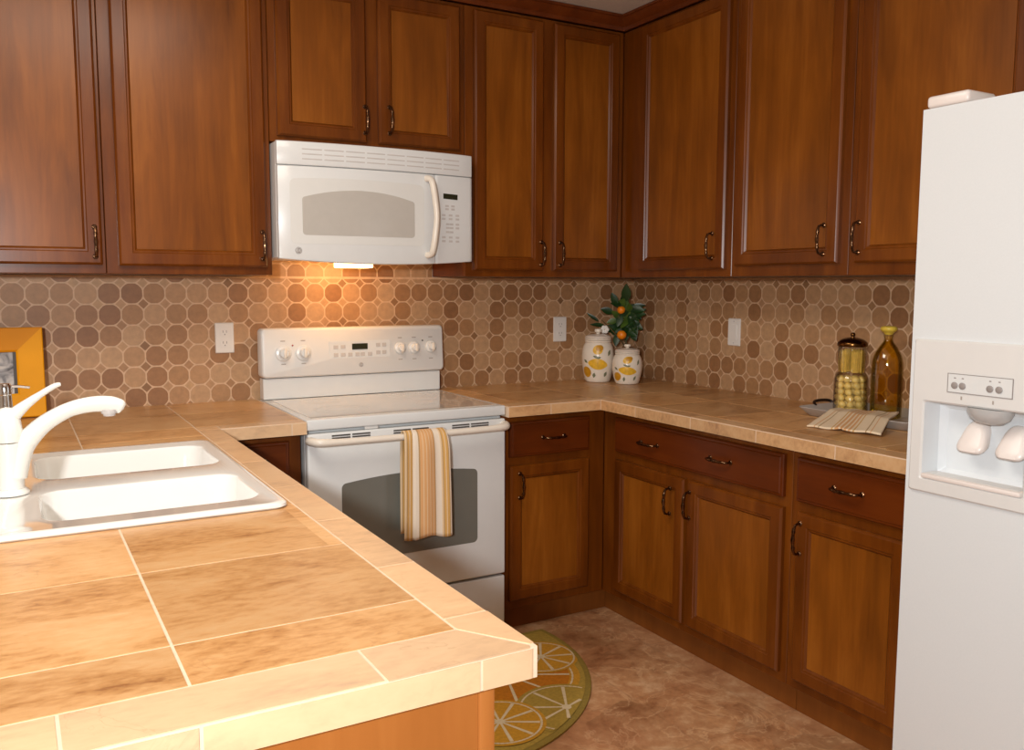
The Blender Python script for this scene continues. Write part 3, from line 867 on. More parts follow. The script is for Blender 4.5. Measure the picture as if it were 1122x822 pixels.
# make the well cool white
me = dz.data; me.materials.append(M['recess'])
for p in me.polygons:
    c = p.center
    if c.x > -.004 and .9 < c.z < 1.1 and -.3 < c.y < -.04: p.material_index = 1
b = bmesh.new()
add_box(b, -.0116, -.0102, -.257, -.106, 1.122, 1.164, bev=.0005, seg=1)
cp = obj('button_panel', b, M['white'], dz)
b = bmesh.new()
for y0, y1, z0, z1 in ((-.257, -.106, 1.1205, 1.122), (-.257, -.106, 1.164, 1.1655), (-.2585, -.257, 1.1205, 1.1655), (-.106, -.1045, 1.1205, 1.1655)): add_box(b, -.0119, -.0102, y0, y1, z0, z1)
obj('panel_outline', b, M['grey_plastic'], cp)
for y in (-.123, -.142, -.207, -.228):
    b = bmesh.new(); add_lathe(b, [(.008, 0), (.008, .0016), (.0065, .0026)], 20, mat=Matrix.Rotation(-PI/2, 4, 'Y'))
    obj('button', b, M['grey_plastic'], cp, (-.0117, y, 1.138))
for y in (-.123, -.142, -.207, -.228): obj('printed_mark', bx(-.0121, -.0116, y-.0025, y+.0025, 1.154, 1.1565), M['grey_plastic'], cp)
for y, z in ((-.140, 1.110), (-.215, 1.108)): obj('printed_mark', bx(-.0104, -.0101, y-.002, y+.002, z-.004, z+.004), M['mark'], cp)
# chute
b = bmesh.new()
add_lathe(b, [(.052, 0), (.051, -.010), (.044, -.023), (.030, -.033), (.014, -.036)], 28, mat=Matrix.Scale(.75, 4, (1, 0, 0)))
obj('ice_chute', b, M['chute'], dz, (.016, -.195, 1.091))
for y in (-.150, -.243):
    b = bmesh.new(); 
    pts = rrect(-.036, .036, -.034, .040, .022)
    rings = []
    for x, s in ((.018, .9), (.006, 1.0), (-.004, .98), (-.010, .86), (-.012, .6)):
        rings.append([Vector((x+.55*z*s, y_*s*(1.05-.42*(z+.034)/.074), z*s)) for y_, z in pts])
    quad_ring(b, rings, True, 0, True, True)
    obj('paddle', b, M['paddle'], dz, (.032, y, 1.015), ang=50)
b = bmesh.new(); add_box(b, -.014, .044, -.288, -.048, .9085, .920, bev=.004)
dt = obj('drip_tray', b, M['paddle'], dz)
b = bmesh.new()
add_box(b, -.004, .034, -.28, -.056, .9201, .9206)
obj('tray_slot', b, M['white2'], dt)

# ------------------------------------------------------------------ sink
t = thing('kitchen_sink', 'white double-bowl drop-in sink set in the tiled peninsula', 'sink', (-2.497, -1.3355, CT))
def srect(x0, x1, y0, y1, z, r, n=6): return [Vector((x, y, z)) for x, y in rrect(x0, x1, y0, y1, r, n)]
b = bmesh.new()
ox0, ox1, oy0_, oy1_ = -.280, .280, -.420, .421
bowls = [(-.163, .245, .057, .350), (-.163, .245, -.345, -.070)]
# rim: outer rounded lip
out_r = [srect(ox0+i, ox1-i, oy0_+i, oy1_-i, z, .03) for i, z in ((.004, .0006), (0, .004), (.001, .009), (.006, .0125), (.016, .0125), (.020, .0115))]
quad_ring(b, out_r, True, 0, False, False)
# deck: fill between inner loop and bowl mouths by triangulation
inner = [v for v in b.verts][-len(out_r[0]):]
edges = []
def loop_edges(vs):
    return [b.edges.get((vs[i], vs[(i+1) % len(vs)])) or b.edges.new((vs[i], vs[(i+1) % len(vs)])) for i in range(len(vs))]
edges += loop_edges(inner)
bowl_mouths = []
for x0, x1, y0, y1 in bowls:
    prof = [(-.006, .0115, .056), (0, .0100, .05), (.004, .003, .047), (.010, -.06, .045), (.016, -.130, .045), (.030, -.165, .05), (.060, -.178, .05)]
    rs = [srect(x0+i, x1-i, y0+i, y1-i, z, r) for i, z, r in prof]
    st = len(b.verts)
    quad_ring(b, rs, True, 0, False, True)
    b.verts.ensure_lookup_table()
    edges += loop_edges([b.verts[st+i] for i in range(len(rs[0]))])
bmesh.ops.triangle_fill(b, use_beauty=True, edges=edges)
obj('basin', b, M['sink'], t, ang=40)
for (x0, x1, y0, y1) in bowls:
    b = bmesh.new(); add_lathe(b, [(.042, 0), (.042, .002), (.036, .003), (.03, .001), (.01, .0005)], 24)
    obj('drain', b, M['chrome'], t, ((x0+x1)/2, (y0+y1)/2, -.1775))

# faucet
FX, FY, FZ = -2.709, -1.40, CT+.0132
t = thing('faucet', 'white single-lever faucet with long arched spout on the sink deck', 'faucet', (FX, FY, FZ))
b = bmesh.new(); add_lathe(b, [(.036, 0), (.036, .004), (.031, .009), (.028, .012)], 32)
obj('base_flange', b, M['faucet'], t)
b = bmesh.new(); add_lathe(b, [(.0265, .0122), (.0265, .03), (.0275, .06), (.028, .109)], 32)
obj('body', b, M['faucet'], t)
b = bmesh.new()
sp = [(-2.703, -1.40, .965), (-2.686, -1.40, 1.020), (-2.660, -1.40, 1.053), (-2.630, -1.40, 1.078), (-2.590, -1.40, 1.098), (-2.548, -1.40, 1.106), (-2.512, -1.40, 1.104), (-2.490, -1.40, 1.097), (-2.484, -1.40, 1.094)]
add_tube(b, [(x-FX, y-FY, z-FZ) for x, y, z in sp], [.027, .024, .020, .0175, .016, .017, .018, .0155, .006], n=18, smooth=6, flat=[1, 1, 1, 1, .95, .8, .75, .75, .75])
so = obj('spout', b, M['faucet'], t)
b = bmesh.new(); add_lathe(b, [(.012, 0), (.013, .005), (.0165, .006), (.0165, .014)], 22)
obj('aerator', b, M['lightgrey'], so, (-2.514-FX, 0, 1.0785-FZ))
b = bmesh.new()
add_lathe(b, [(.0275, .111), (.0282, .115), (.028, .135), (.0255, .156), (.020, .172), (.011, .181), (.003, .183)], 32)
lv = [(-2.716, -1.40, 1.072), (-2.697, -1.40, 1.092), (-2.672, -1.40, 1.114), (-2.644, -1.40, 1.134), (-2.618, -1.40, 1.150), (-2.606, -1.40, 1.153)]
add_tube(b, [(x-FX, 0, z-FZ) for x, y, z in lv], [.020, .017, .0135, .0115, .0105, .006], n=16, smooth=6, flat=[1, .9, .75, .6, .55, .6])
obj('lever_handle', b, M['faucet'], t)

# soap pump
t = thing('soap_dispenser', 'small chrome pump dispenser with thin nozzle behind the white faucet', 'soap dispenser', (-2.712, -1.12, CT+.0132))
b = bmesh.new(); add_lathe(b, [(.022, 0), (.022, .004), (.015, .008), (.015, .15), (.014, .178), (.0155, .180), (.0155, .196), (.012, .205)], 24)
obj('pump_body', b, M['chrome'], t)
b = bmesh.new(); add_tube(b, [(.008, 0, .198), (.03, -.002, .197), (.052, -.004, .1935)], .0032, n=8)
obj('nozzle', b, M['chrome'], t)

# ------------------------------------------------------------------ picture frame
t = thing('picture_frame', 'wide yellow picture frame leaning on the backsplash at the left edge', 'picture frame', (-2.735, -.115, CT+.0005))
t.rotation_euler = (-.17, 0, 0)
W_, H_, B_ = .272, .306, .082
b = bmesh.new()
def fring(i, y): return [Vector((-W_/2+i, y, i)), Vector((W_/2-i, y, i)), Vector((W_/2-i, y, H_-i)), Vector((-W_/2+i, y, H_-i))]
R = [(0, .0), (0, -.018), (.003, -.021), (B_-.006, -.013), (B_, -.010), (B_, 0), (0, 0)]
fs = quad_ring(b, [fring(i, y) for i, y in R], True, 0, smooth=False)
for k, f in enumerate(fs):
    if k % 4 in (2,): f.material_index = 1
bmesh.ops.remove_doubles(b, verts=b.verts, dist=1e-6)
obj('moulding', b, [M['yellow'], M['yellow_lo']], t, ang=10)
obj('picture', bx(-W_/2+B_+.0005, W_/2-B_-.0005, -.006, -.002, B_+.0005, H_-B_-.0005), M['photo'], t)
b = bmesh.new()
for a in ((W_/2-B_-.010, W_/2-B_-.0006, B_+.0006, H_-B_-.0006),): add_box(b, a[0], a[1], -.0085, -.0061, a[2], a[3])
add_box(b, -W_/2+B_+.0006, -W_/2+B_+.01, -.0085, -.0061, B_+.0006, H_-B_-.0006)
obj('inner_edge', b, M['seam'], t)

# ------------------------------------------------------------------ wall plates
def plate(name, label, kind, loc, rz, cat='outlet'):
    t = thing(name, label, cat, loc, rz)
    b = bmesh.new(); pts = rrect(-.0355, .0355, -.0585, .0585, .004)
    quad_ring(b, [[Vector((x*s, y, z*s)) for x, z in pts] for s, y in ((1, 0), (1, -.003), (.95, -.006))], True, 0, True, True)
    obj('cover_plate', b, M['outlet'], t)
    if kind == 'duplex':
        for dz_ in (.021, -.021):
            b = bmesh.new(); add_prism(b, rrect(-.017, .017, dz_-.014, dz_+.014, .010), lambda x, z: (x, -.0061, z), lambda x, z: (x, -.0078, z))
            s_ = obj('socket', b, M['outlet'], t)
            b = bmesh.new()
            b.free()
            for x in (-.0065, .0065): obj('slot', bx(x-.0011, x+.0011, -.0082, -.0079, dz_-.001, dz_+.008), M['grey_plastic'], s_)
            obj('ground_hole', bx(-.002, .002, -.0082, -.0079, dz_-.010, dz_-.0055), M['grey_plastic'], s_)
    else:
        b = bmesh.new(); add_prism(b, rrect(-.0165, .0165, -.0335, .0335, .002), lambda x, z: (x, -.0061, z), lambda x, z: (x, -.0078-.002*abs(z)/.0335, z))
        s_ = obj('rocker', b, M['outlet'], t)
        b = bmesh.new()
        for z in (.046, -.046): add_lathe(b, [(.003, 0), (.0025, .001)], 10, mat=Matrix.Translation((0, -.006, z)) @ Matrix.Rotation(PI/2, 4, 'X'))
        obj('screws', b, M['lightgrey'], t)
plate('wall_outlet', 'white double socket on the backsplash left of the range', 'duplex', (-1.976, -.0003, 1.160), 0)
plate('wall_outlet', 'white wall plate on the backsplash between range and ceramic jars', 'duplex', (-.435, -.0003, 1.158), 0)
plate('wall_switch', 'white switch plate on the right wall backsplash, right of the plant', 'rocker', (-.0003, -.708, 1.167), -PI/2, 'switch')

# ------------------------------------------------------------------ ceramic jars
def prof_r(prof, z):
    for (r0, z0), (r1, z1) in zip(prof[:-1], prof[1:]):
        if z0 <= z <= z1 and z1 > z0: return r0+(r1-r0)*(z-z0)/(z1-z0)
    return prof[-1][0]
def smooth_prof(prof, k=5):
    return [(max(p.x, .0005), p.y) for p in catmull([(r, z, 0) for r, z in prof], k)]
def lathe_patch(b, prof, a0, z0, w, h, tilt=0, off=.0008, mi=0, shape='oval'):
    n, rg = 20, 4
    rb = prof_r(prof, z0); rings = []
    for k in range(rg, -1, -1):
        s = max(k/rg, .02); ring = []
        for i in range(n):
            a = 2*PI*i/n
            u, v = math.cos(a), math.sin(a)
            if shape == 'lemon': u = u*(1+.22*abs(u)**6)
            if shape == 'leaf': v = v*(1-.55*abs(u)); 
            u, v = u*w*s, v*h*s
            u, v = u*math.cos(tilt)-v*math.sin(tilt), u*math.sin(tilt)+v*math.cos(tilt)
            z = z0+v; r = prof_r(prof, z)+off*(1.6-.6*s)
            an = a0+u/rb
            ring.append(Vector((r*math.cos(an), r*math.sin(an), z)))
        rings.append(ring)
    quad_ring(b, rings, True, mi, False, True)
def ceramic_jar(label, loc, R, H, face):
    t = thing('ceramic_jar', label, 'jar', loc, face, 'lemon-painted ceramic jars')
    s = H/.25; q = R/.0765
    pr = smooth_prof([(.050*q, 0), (.058*q, .004*s), (.066*q, .03*s), (.0745*q, .08*s), (.0765*q, .12*s), (.073*q, .155*s), (.064*q, .180*s), (.0585*q, .188*s), (.0585*q, .192*s)])
    b = bmesh.new(); add_lathe(b, pr, 40)
    for z in (.190, .200): add_lathe(b, [(.058*q, (z-.003)*s), (.0625*q, (z-.002)*s), (.064*q, (z+.002)*s), (.0625*q, (z+.006)*s), (.058*q, (z+.007)*s)], 40)
    body = obj('body', b, M['ceramic'], t)
    b = bmesh.new(); add_lathe(b, smooth_prof([(.063*q, .208*s), (.062*q, .213*s), (.050*q, .220*s), (.025*q, .225*s), (.010*q, .2265*s)], 4), 36)
    lid = obj('lid', b, M['lid_cer'], t)
    b = bmesh.new(); add_lathe(b, smooth_prof([(.009*q, .2268*s), (.010*q, .232*s), (.0165*q, .236*s), (.0165*q, .247*s), (.012*q, .250*s)], 4), 20)
    obj('knob', b, M['ceramic'], lid)
    b = bmesh.new()
    lathe_patch(b, pr, 0.0, .088*s, .040*q, .026*s, -.12, shape='lemon', mi=0)
    lathe_patch(b, pr, .0, .155*s, .024*q, .022*s, .3, shape='oval', mi=0)
    lathe_patch(b, pr, .12, .163*s, .018*q, .014*s, .3, shape='oval', mi=1, off=.0016)
    lathe_patch(b, pr, -.80, .050*s, .024*q, .026*s, .6, shape='oval', mi=1)
    lathe_patch(b, pr, .05, .118*s, .012*q, .006*s, .2, shape='leaf', mi=2)
    lathe_patch(b, pr, -.12, .122*s, .014*q, .006*s, -.3, shape='leaf', mi=2)
    lathe_patch(b, pr, .78, .140*s, .016*q, .008*s, 1.1, shape='leaf', mi=2)
    lathe_patch(b, pr, -.82, .100*s, .013*q, .007*s, -.6, shape='leaf', mi=2)
    lathe_patch(b, pr, -.25, .035*s, .012*q, .008*s, 1.4, shape='leaf', mi=2)
    lathe_patch(b, pr, .55, .040*s, .013*q, .008*s, 1.2, shape='leaf', mi=2)
    obj('painted_lemons', b, [M['lemon'], M['lemon_dk'], M['leafpaint']], body)
    return t
fc = math.atan2(-3.49+.15, -2.69+.28)
ceramic_jar('larger cream ceramic lidded jar painted with lemons, left of the pair', (-.300, -.125, CT+.0005), .0755, .248, fc)
ceramic_jar('smaller cream ceramic lidded jar painted with lemons, in front of the green plant', (-.2335, -.264, CT+.0005), .069, .182, fc)

# ------------------------------------------------------------------ orange branch
t = thing('citrus_branch', 'dark green leafy orange branch with two small oranges behind ceramic jars', 'plant', (-.135, -.115, CT))
b = bmesh.new(); add_lathe(b, smooth_prof([(.035, .0006), (.04, .01), (.042, .06), (.03, .10), (.022, .115)], 4), 24)
obj('vase', b, M['ceramic'], t)
b = bmesh.new()
add_tube(b, [(0, 0, .10), (.005, -.004, .20), (.012, -.006, .30), (.015, -.005, .41)], [.005, .0045, .004, .002], n=8, smooth=4)
add_tube(b, [(.002, 0, .18), (-.03, -.01, .24), (-.055, -.02, .31)], [.0035, .003, .002], n=6, smooth=4)
add_tube(b, [(.0, 0, .16), (-.07, -.02, .22), (-.16, -.03, .29)], [.0035, .003, .002], n=6, smooth=4)
obj('stem', b, M['stem'], t)
def leaf(bm, base, d, L, W, up=(0, 0, 1), droop=.25, mi=0):
    d = Vector(d).normalized(); u = Vector(up); s = d.cross(u)
    if s.length < .1: s = d.cross(Vector((1, 0, 0)))
    s.normalize(); nrm = s.cross(d); base = Vector(base); rows = []
    n = 7
    for i in range(n+1):
        tt = i/n; w = W*math.sin(PI*min(1, tt*.92+.06))**.8*(1-.25*tt)
        c = base+d*(L*tt)-nrm*(droop*L*tt*tt)*.6
        rows.append([c-s*w+nrm*w*.25, c-nrm*.0005, c+s*w+nrm*w*.25])
    quad_ring(bm, rows, False, mi)
b = bmesh.new()
cam_d = Vector((-.58, -.815, 0)); rt_ = Vector((.815, -.58, 0))
def P(r, z, f=0): return rt_*r+Vector((0, 0, z-CT))+cam_d*f
# placed as clusters of leaves facing the room
L_ = [((.00, 1.292), (.0, 1), .085, .026, 0), ((-.045, 1.275), (-.35, .9), .06, .02, 0), ((-.06, 1.235), (-1, .35), .06, .02, 0), ((.02, 1.255), (.9, .25), .075, .018, 0), ((.02, 1.225), (.8, .1), .08, .024, 0),
      ((.015, 1.215), (.5, -.6), .07, .024, 0), ((.01, 1.19), (.9, -.35), .08, .028, 0), ((-.01, 1.18), (-.8, -.3), .07, .022, 0), ((.0, 1.17), (.7, -.6), .07, .026, 0), ((-.02, 1.16), (-.5, -.8), .06, .02, 0),
      ((.0, 1.20), (.1, .9), .09, .022, 1), ((-.005, 1.25), (.05, 1), .07, .02, 1), ((.01, 1.15), (.55, .5), .07, .022, 0), ((-.03, 1.21), (-.5, .5), .055, .018, 1), ((-.04, 1.20), (-.9, -.2), .05, .017, 1),
      ((-.13, 1.195), (-.75, .55), .065, .010, 0), ((-.10, 1.175), (-1, .12), .07, .011, 0), ((-.07, 1.165), (.4, -.5), .06, .018, 0), ((-.04, 1.13), (-.1, -.9), .055, .018, 0), ((.04, 1.17), (.2, .9), .06, .022, 0), ((.03, 1.145), (.4, -.8), .05, .02, 0),
      ((-.02, 1.225), (-.3, -.8), .06, .02, 0), ((-.055, 1.15), (-.9, .2), .06, .016, 0)]
rl = random.Random(4)
for k in range(26):
    r = rl.uniform(-.045, .05); z = rl.uniform(1.15, 1.27)
    if z > 1.23: r *= .6
    L_.append(((r, z), (rl.uniform(-1, 1)*.5+r*14, rl.uniform(-.6, .8)), rl.uniform(.05, .075), rl.uniform(.016, .024), 1 if rl.random() < .15 else 0))
for (r, z), (dr_, dz_), L, W, mi in L_:
    f = random.uniform(.0, .04)
    d = rt_*dr_+Vector((0, 0, dz_))+cam_d*random.uniform(.1, .5)
    leaf(b, P(r, z, f), d, L, W, up=tuple(cam_d+Vector((0, 0, .35))), mi=mi, droop=.2)
lv_ = obj('leaves', b, [M['leaf'], M['leaf2']], t, ang=60)
for r, z, q in ((-.018, 1.132, .0225), (-.022, 1.250, .019)):
    b = bmesh.new(); bmesh.ops.create_uvsphere(b, u_segments=24, v_segments=16, radius=q)
    for v in b.verts:
        if v.co.z > q*.8: v.co.z -= (v.co.z-q*.8)*.5
    s_ = obj('orange', b, M['orange'], t, P(r, z, .055))
    b = bmesh.new(); add_lathe(b, [(.004, 0), (.003, .002), (.0015, .005)], 8)
    obj('stalk', b, M['stem'], s_, (0, 0, q*.88))
b = bmesh.new()
for k in range(6):
    a = k*PI/3
    m = Matrix.Translation(Vector((.011*math.cos(a), 0, .011*math.sin(a)))) @ Matrix.Diagonal((.010, .005, .010, 1))
    bmesh.ops.create_uvsphere(b, u_segments=10, v_segments=8, radius=1, matrix=m)
obj('blossom', b, M['blossom'], t, P(-.098, 1.157, .06), (0, 0, -.62))

# ------------------------------------------------------------------ tray, jar, bottle, towel on the right worktop
TX0, TX1, TY0, TY1 = -.312, -.022, -1.785, -1.338
t = thing('serving_tray', 'silver grey metal tray on the right worktop under the striped towel', 'tray', ((TX0+TX1)/2, (TY0+TY1)/2, CT+.0006))
hw, hl = (TX1-TX0)/2, (TY1-TY0)/2
b = bmesh.new()
R = [(-hw+.03, .0), (-hw+.028, .0), (-hw+.004, .026), (-hw, .030), (-hw, .032), (-hw+.006, .030), (-hw+.032, .003), (-hw+.05, .003)]
def tr(i, z, r): return [Vector((x, y, z)) for x, y in rrect(-hw+i, hw-i, -hl+i, hl-i, r)]
quad_ring(b, [tr(i, z, r) for i, z, r in ((.030, 0, .02), (.026, .002, .022), (.004, .024, .028), (0, .029, .03), (.001, .031, .03), (.005, .029, .028), (.030, .004, .02), (.034, .003, .02))], True, 0, True, True)
obj('pan', b, M['silver'], t)
for s in (1, -1):
    b = bmesh.new(); add_tube(b, [(-.05, s*(hl-.006), .027), (-.042, s*(hl+.008), .036), (-.02, s*(hl+.014), .04), (.02, s*(hl+.014), .04), (.042, s*(hl+.008), .036), (.05, s*(hl-.006), .027)], .0055, n=8, smooth=4)
    obj('handle', b, M['iron'], t)

TB = CT+.0006+.0034
JX, JY = -.160, -1.445
t = thing('glass_jar', 'tall two-tier lidded glass jar with lemons and pasta, left of the bottle', 'jar', (JX, JY, TB))
jp = smooth_prof([(.050, 0), (.056, .004), (.057, .02), (.057, .10), (.0565, .125), (.050, .142), (.044, .150), (.045, .160), (.047, .19), (.048, .225), (.046, .238)], 4)
b = bmesh.new()
inn = [(max(r-.0025, .001), max(z, .004)) for r, z in reversed(jp)]
add_lathe(b, jp+inn, 36)
obj('glass_body', b, M['glass'], t)
b = bmesh.new(); add_lathe(b, smooth_prof([(.047, .2385), (.050, .241), (.050, .250), (.045, .257), (.034, .264), (.018, .269), (.010, .2705)], 4), 32)
lid = obj('lid', b, M['lid_br'], t)
b = bmesh.new(); add_lathe(b, smooth_prof([(.006, .2702), (.006, .274), (.0085, .279), (.006, .285), (.002, .287)], 4), 16)
obj('knob', b, M['lid_br'], lid)
# lemons packed in the lower tier
def lemon_mesh():
    b = bmesh.new(); bmesh.ops.create_uvsphere(b, u_segments=14, v_segments=10, radius=.0125)
    for v in b.verts:
        k = abs(v.co.z)/.0125
        v.co.z *= 1+.22*k**4
    return b
first = None; k = 0
for lay, z in enumerate((.0125, .034, .0555, .077, .0985, .120)):
    for rad, n in ((.0385, 8), (.0125, 2)):
        for i in range(n):
            a = 2*PI*(i+.5*(lay % 2))/n+lay*.3
            loc = (JX+rad*math.cos(a), JY+rad*math.sin(a), TB+.0045+z)
            if lay == 5: loc = (JX+rad*.93*math.cos(a), JY+rad*.93*math.sin(a), TB+.0045+z)
            if first is None:
                first = obj('lemon', lemon_mesh(), M['lemonfruit'], None, loc)
                tag(first, 'small pale yellow lemon packed in the lower half of the glass jar', 'lemon', 'little lemons inside the glass jar'); o = first
            else:
                o = first.copy(); COL.objects.link(o); o.location = loc
            o.rotation_euler = (PI/2+random.uniform(-.5, .5), random.uniform(-.4, .4), random.uniform(0, 6.28))
b = bmesh.new()
for i in range(70):
    a = random.uniform(0, 2*PI); r = .040*math.sqrt(random.random()) if i > 26 else .0395
    x, y = r*math.cos(a), r*math.sin(a); tx, ty = random.uniform(-.003, .003), random.uniform(-.003, .003)
    add_tube(b, [(x, y, .150), ((x+tx)*.99, (y+ty)*.99, .19), (x, y, .224+random.uniform(-.006, .005))], .0032, n=6)
o = obj('pasta', b, M['pasta'], None, (JX, JY, TB))
tag(o, 'pale yellow pasta sticks filling the upper half of the glass jar', 'pasta'); o['kind'] = 'stuff'

BX, BY = -.113, -1.552
t = thing('oil_bottle', 'amber glass oil bottle with yellow stopper beside the glass jar', 'bottle', (BX, BY, TB))
bp_ = smooth_prof([(.044, 0), (.050, .004), (.0505, .02), (.0505, .12), (.0500, .172), (.047, .200), (.040, .222), (.029, .242), (.019, .256), (.0145, .264), (.0135, .275), (.0155, .277), (.0155, .283)], 4)
b = bmesh.new(); add_lathe(b, bp_, 36)
obj('glass_body', b, M['bottle'], t)
b = bmesh.new()
add_lathe(b, [(max(r-.004, .002), z) for r, z in bp_ if .004 < z < .272], 32)
for f in b.faces:
    f.material_index = 1 if f.calc_center_median().z < .05 else 0
obj('oil', b, [M['oil'], M['oil2']], t)
b = bmesh.new(); add_lathe(b, smooth_prof([(.012, .2835), (.014, .286), (.017, .290), (.026, .298), (.027, .306), (.022, .311), (.010, .313)], 4), 24)
obj('stopper', b, M['capyel'], t)

def cloth(name, fn, nu, nv, th, mat, label, cat):
    b = bmesh.new(); uvl = b.loops.layers.uv.new('UVMap')
    V = [[b.verts.new(fn(i/nu, j/nv)) for i in range(nu+1)] for j in range(nv+1)]
    for j in range(nv):
        for i in range(nu):
            f = b.faces.new((V[j][i], V[j][i+1], V[j+1][i+1], V[j+1][i]))
            for l, (a, c) in zip(f.loops, ((i, j), (i+1, j), (i+1, j+1), (i, j+1))): l[uvl].uv = (a/nu, c/nv)
    o = obj(name, b, mat, ang=80)
    s = o.modifiers.new('thickness', 'SOLIDIFY'); s.thickness = th; s.offset = 0
    return tag(o, label, cat)

# napkin over the tray's front rim: v 0 = on the counter, v 1 = at the jar
FL, FR_, BL, BR_ = Vector((-.492, -1.550, 0)), Vector((-.445, -1.790, 0)), Vector((-.232, -1.462, 0)), Vector((-.140, -1.625, 0))
def napkin(u, v):
    p = (FL*(1-u)+FR_*u)*(1-v)+(BL*(1-u)+BR_*u)*v
    x = p.x
    # height: counter in front of the tray rim, up over the rim, down into the tray
    zc = CT+.0035
    top = CT+.0355
    if x < TX0-.005:
        s = max(0, min(1, (x+.49)/(TX0-.005+.49))); z = zc+(top-zc)*s*s*(3-2*s)*1.0
        z = zc+(top-zc)*s**1.15
    else:
        z = top-.004*min(1, (x-TX0)/.1)
    z += .0016*math.sin(u*17+v*3)+.001*math.sin(v*9+u*4)
    if v < .02 and abs(u-.45) < .05: p = p+Vector((.012*(1-abs(u-.45)/.05), 0, 0))
    return Vector((p.x, p.y, z))
cloth('tea_towel', napkin, 40, 30, .005, M['napkin'], 'striped cream tea towel spread over the tray edge, right worktop', 'towel')

# towel on the oven handle
path = [(-.6780, .492), (-.6790, .62), (-.6805, .70), (-.683, .80), (-.686, .835), (-.694, .857), (-.7085, .8625), (-.722, .857), (-.7285, .840), (-.731, .80), (-.733, .70), (-.734, .60), (-.733, .485)]
pc = catmull([(0, y, z) for y, z in path], 6)
def oven_towel(u, v):
    k = v*(len(pc)-1); i = min(int(k), len(pc)-2); f = k-i
    p = pc[i]*(1-f)+pc[i+1]*f
    x0, x1 = -1.534, -1.381
    if v > .5:
        s = (v-.5)/.5
        x0 -= .012*s; x1 += .014*s
    x = x0+(x1-x0)*u
    amp = .0045*min(1, max(0, (abs(v-.5)-.06)/.2)) * (1 if v > .5 else .2)
    y = p.y-amp*(1+math.sin(u*13+.6+v*1.2))-(amp*2.2 if u > .22 and v > .5 else 0)
    z = p.z-(.006*math.sin(u*9) if v > .97 else 0)
    return Vector((x, y, z))
o = cloth('kitchen_towel', oven_towel, 48, 70, .0028, M['towel'], 'gold and cream striped towel hanging from the oven door handle', 'towel')

# ------------------------------------------------------------------ rug
t = thing('citrus_rug', 'half-round yellow rug with citrus slice pattern on the floor before the range', 'rug', (-1.577, -.754, 0))
RR = .668
def arc(R, y0, n=60):
    a0 = math.asin(min(1, y0/R)); a1 = PI-a0
    # from right end clockwise through -90deg to left end
    out = []
    for i in range(n+1):
        a = a0-(a0+PI/2)*2*i/n
        out.append((R*math.cos(a), R*math.sin(a)))
    return out
b = bmesh.new()
yt = .115
outl = arc(RR, yt)
quad_ring(b, [[Vector((x*s, min(y*s, yt-.0), z)) for x, y in outl] for s, z in ((1, .001), (1, .007), (.985, .0095), (.975, .009))], True, 0, True, True)
obj('binding', b, M['rug_edge'], t, ang=30)
class Rug: pass
b = bmesh.new()
cx0, cy0 = -1.577, -.754
def inside(x, y, R=RR-.02): return x*x+y*y < R*R and y < yt-.015
def disc(cx, cy, r, z, mi, n=72, a0=0, a1=2*PI):
    """disc clipped by the rug outline (radially)"""
    c = Vector((cx, cy, z)); pts = []
    for i in range(n+1):
        a = a0+(a1-a0)*i/n; rr_ = r
        for k in range(400):
            if inside(cx+rr_*math.cos(a), cy+rr_*math.sin(a)): break
            rr_ -= r/400
        pts.append(Vector((cx+rr_*math.cos(a), cy+rr_*math.sin(a), z)))
    cv = b.verts.new(c); vs = [b.verts.new(p) for p in pts]
    for i in range(n):
        f = b.faces.new((cv, vs[i], vs[i+1])); f.material_index = mi
def bar(x0, y0, x1, y1, w, z, mi):
    if not (inside(x0, y0) and inside(x1, y1)): return
    d = Vector((x1-x0, y1-y0, 0)).normalized(); s = Vector((-d.y, d.x, 0))*w
    p0, p1 = Vector((x0, y0, z)), Vector((x1, y1, z))
    f = b.faces.new([b.verts.new(p) for p in (p0-s*.6, p0+s*.6, p1+s, p1-s)]); f.material_index = mi
disc(0, -.02, RR-.014, .0098, 0)
def slice_(wx, wy, r, mi_rind, mi_flesh, spokes=10, ph=0, z=.0102, ring=True):
    cx, cy = wx-cx0, wy-cy0
    disc(cx, cy, r, z, mi_rind)
    if ring:
        n = 60
        for i in range(n):
            a, c_ = 2*PI*i/n, 2*PI*(i+1.02)/n
            bar(cx+r*.9*math.cos(a), cy+r*.9*math.sin(a), cx+r*.9*math.cos(c_), cy+r*.9*math.sin(c_), .004, z+.0006, 3)
    disc(cx, cy, r*.86, z+.0003, mi_flesh)
    for k in range(spokes):
        a = 2*PI*k/spokes+ph
        m_ = r*.86
        while m_ > .02 and not inside(cx+m_*math.cos(a), cy+m_*math.sin(a)): m_ -= .01
        if m_ > .05: bar(cx+.004*math.cos(a), cy+.004*math.sin(a), cx+m_*math.cos(a), cy+m_*math.sin(a), .0060, z+.0008, 3)
    disc(cx, cy, .016, z+.0010, 3)
slice_(-1.25, -.93, .26, 1, 2, 9, .2, .0100)
slice_(-1.065, -.865, .135, 1, 1, 9, .35, .0112)
slice_(-1.195, -1.235, .165, 0, 0, 8, .3, .0112)
slice_(-1.43, -1.215, .145, 1, 1, 10, .1, .0124)
slice_(-1.60, -.95, .20, 1, 2, 10, .1, .0112)
slice_(-1.85, -1.12, .17, 0, 1, 9, .5, .0118)
slice_(-2.02, -.80, .17, 1, 2, 9, .5, .0112)
obj('pile', b, [M['rug_olive'], M['rug_gold'], M['rug_orange'], M['rug_cream']], t, ang=None)

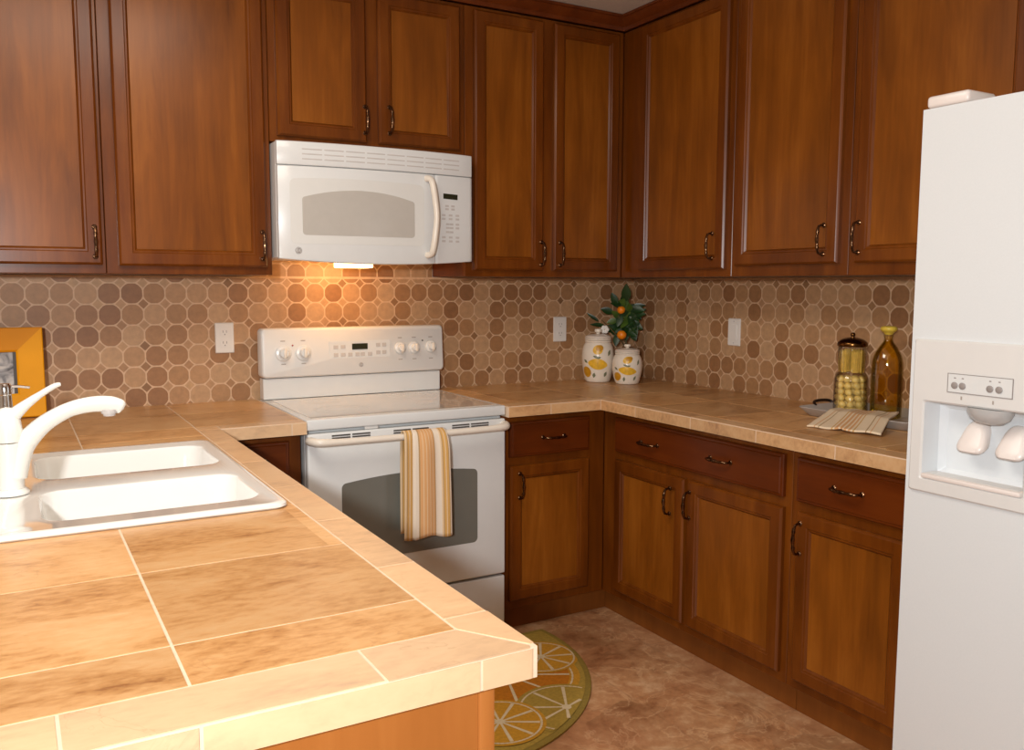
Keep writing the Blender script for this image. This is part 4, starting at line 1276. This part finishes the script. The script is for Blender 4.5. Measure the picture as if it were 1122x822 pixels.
# ------------------------------------------------------------------ lights
def area(name, loc, target, size, power, col, size_y=None):
    l = bpy.data.lights.new(name, 'AREA'); l.energy = power; l.color = col; l.size = size
    if size_y: l.shape = 'RECTANGLE'; l.size_y = size_y
    o = bpy.data.objects.new(name, l); COL.objects.link(o); o.location = loc
    d = Vector(target)-Vector(loc); o.rotation_euler = d.to_track_quat('-Z', 'Y').to_euler()
    return o
CAM = Vector((-2.6938, -3.4929, 1.366))
yaw, pitch, roll = -.52, -.1024, .0022
fw = Vector((-math.sin(yaw)*math.cos(pitch), math.cos(yaw)*math.cos(pitch), math.sin(pitch)))
rt = fw.cross(Vector((0, 0, 1))).normalized(); up = rt.cross(fw)
r2 = rt*math.cos(roll)+up*math.sin(roll); u2 = up*math.cos(roll)-rt*math.sin(roll)
area('camera_flash', CAM+u2*.14-r2*.24-fw*.46, CAM+fw*3+Vector((0, 0, .25)), .12, 58, (.97, .99, 1))
area('ceiling_lamp', (-2.4, -1.65, 2.51), (-2.4, -1.65, 0), .9, 24, (1, .93, .82))
l = bpy.data.lights.new('hood_lamp', 'AREA'); l.energy = 1.6; l.color = (1, .50, .16); l.size = .10
o = bpy.data.objects.new('hood_lamp', l); COL.objects.link(o); o.location = (-1.55, -.20, 1.452)
o.rotation_euler = (Vector((0, .20, -.13))).to_track_quat('-Z', 'Y').to_euler()

w = bpy.data.worlds.new('world'); SC.world = w; w.use_nodes = True
w.node_tree.nodes['Background'].inputs[0].default_value = (1, .85, .7, 1)
w.node_tree.nodes['Background'].inputs[1].default_value = .2

# ------------------------------------------------------------------ camera
cd = bpy.data.cameras.new('camera'); co = bpy.data.objects.new('camera', cd); COL.objects.link(co)
cd.sensor_fit = 'HORIZONTAL'; cd.sensor_width = 36; cd.lens = 960.58/1122*36; cd.clip_start = .05
m = Matrix.Identity(4)
for i in range(3): m[i][0] = r2[i]; m[i][1] = u2[i]; m[i][2] = -fw[i]; m[i][3] = CAM[i]
co.matrix_world = m
SC.camera = co
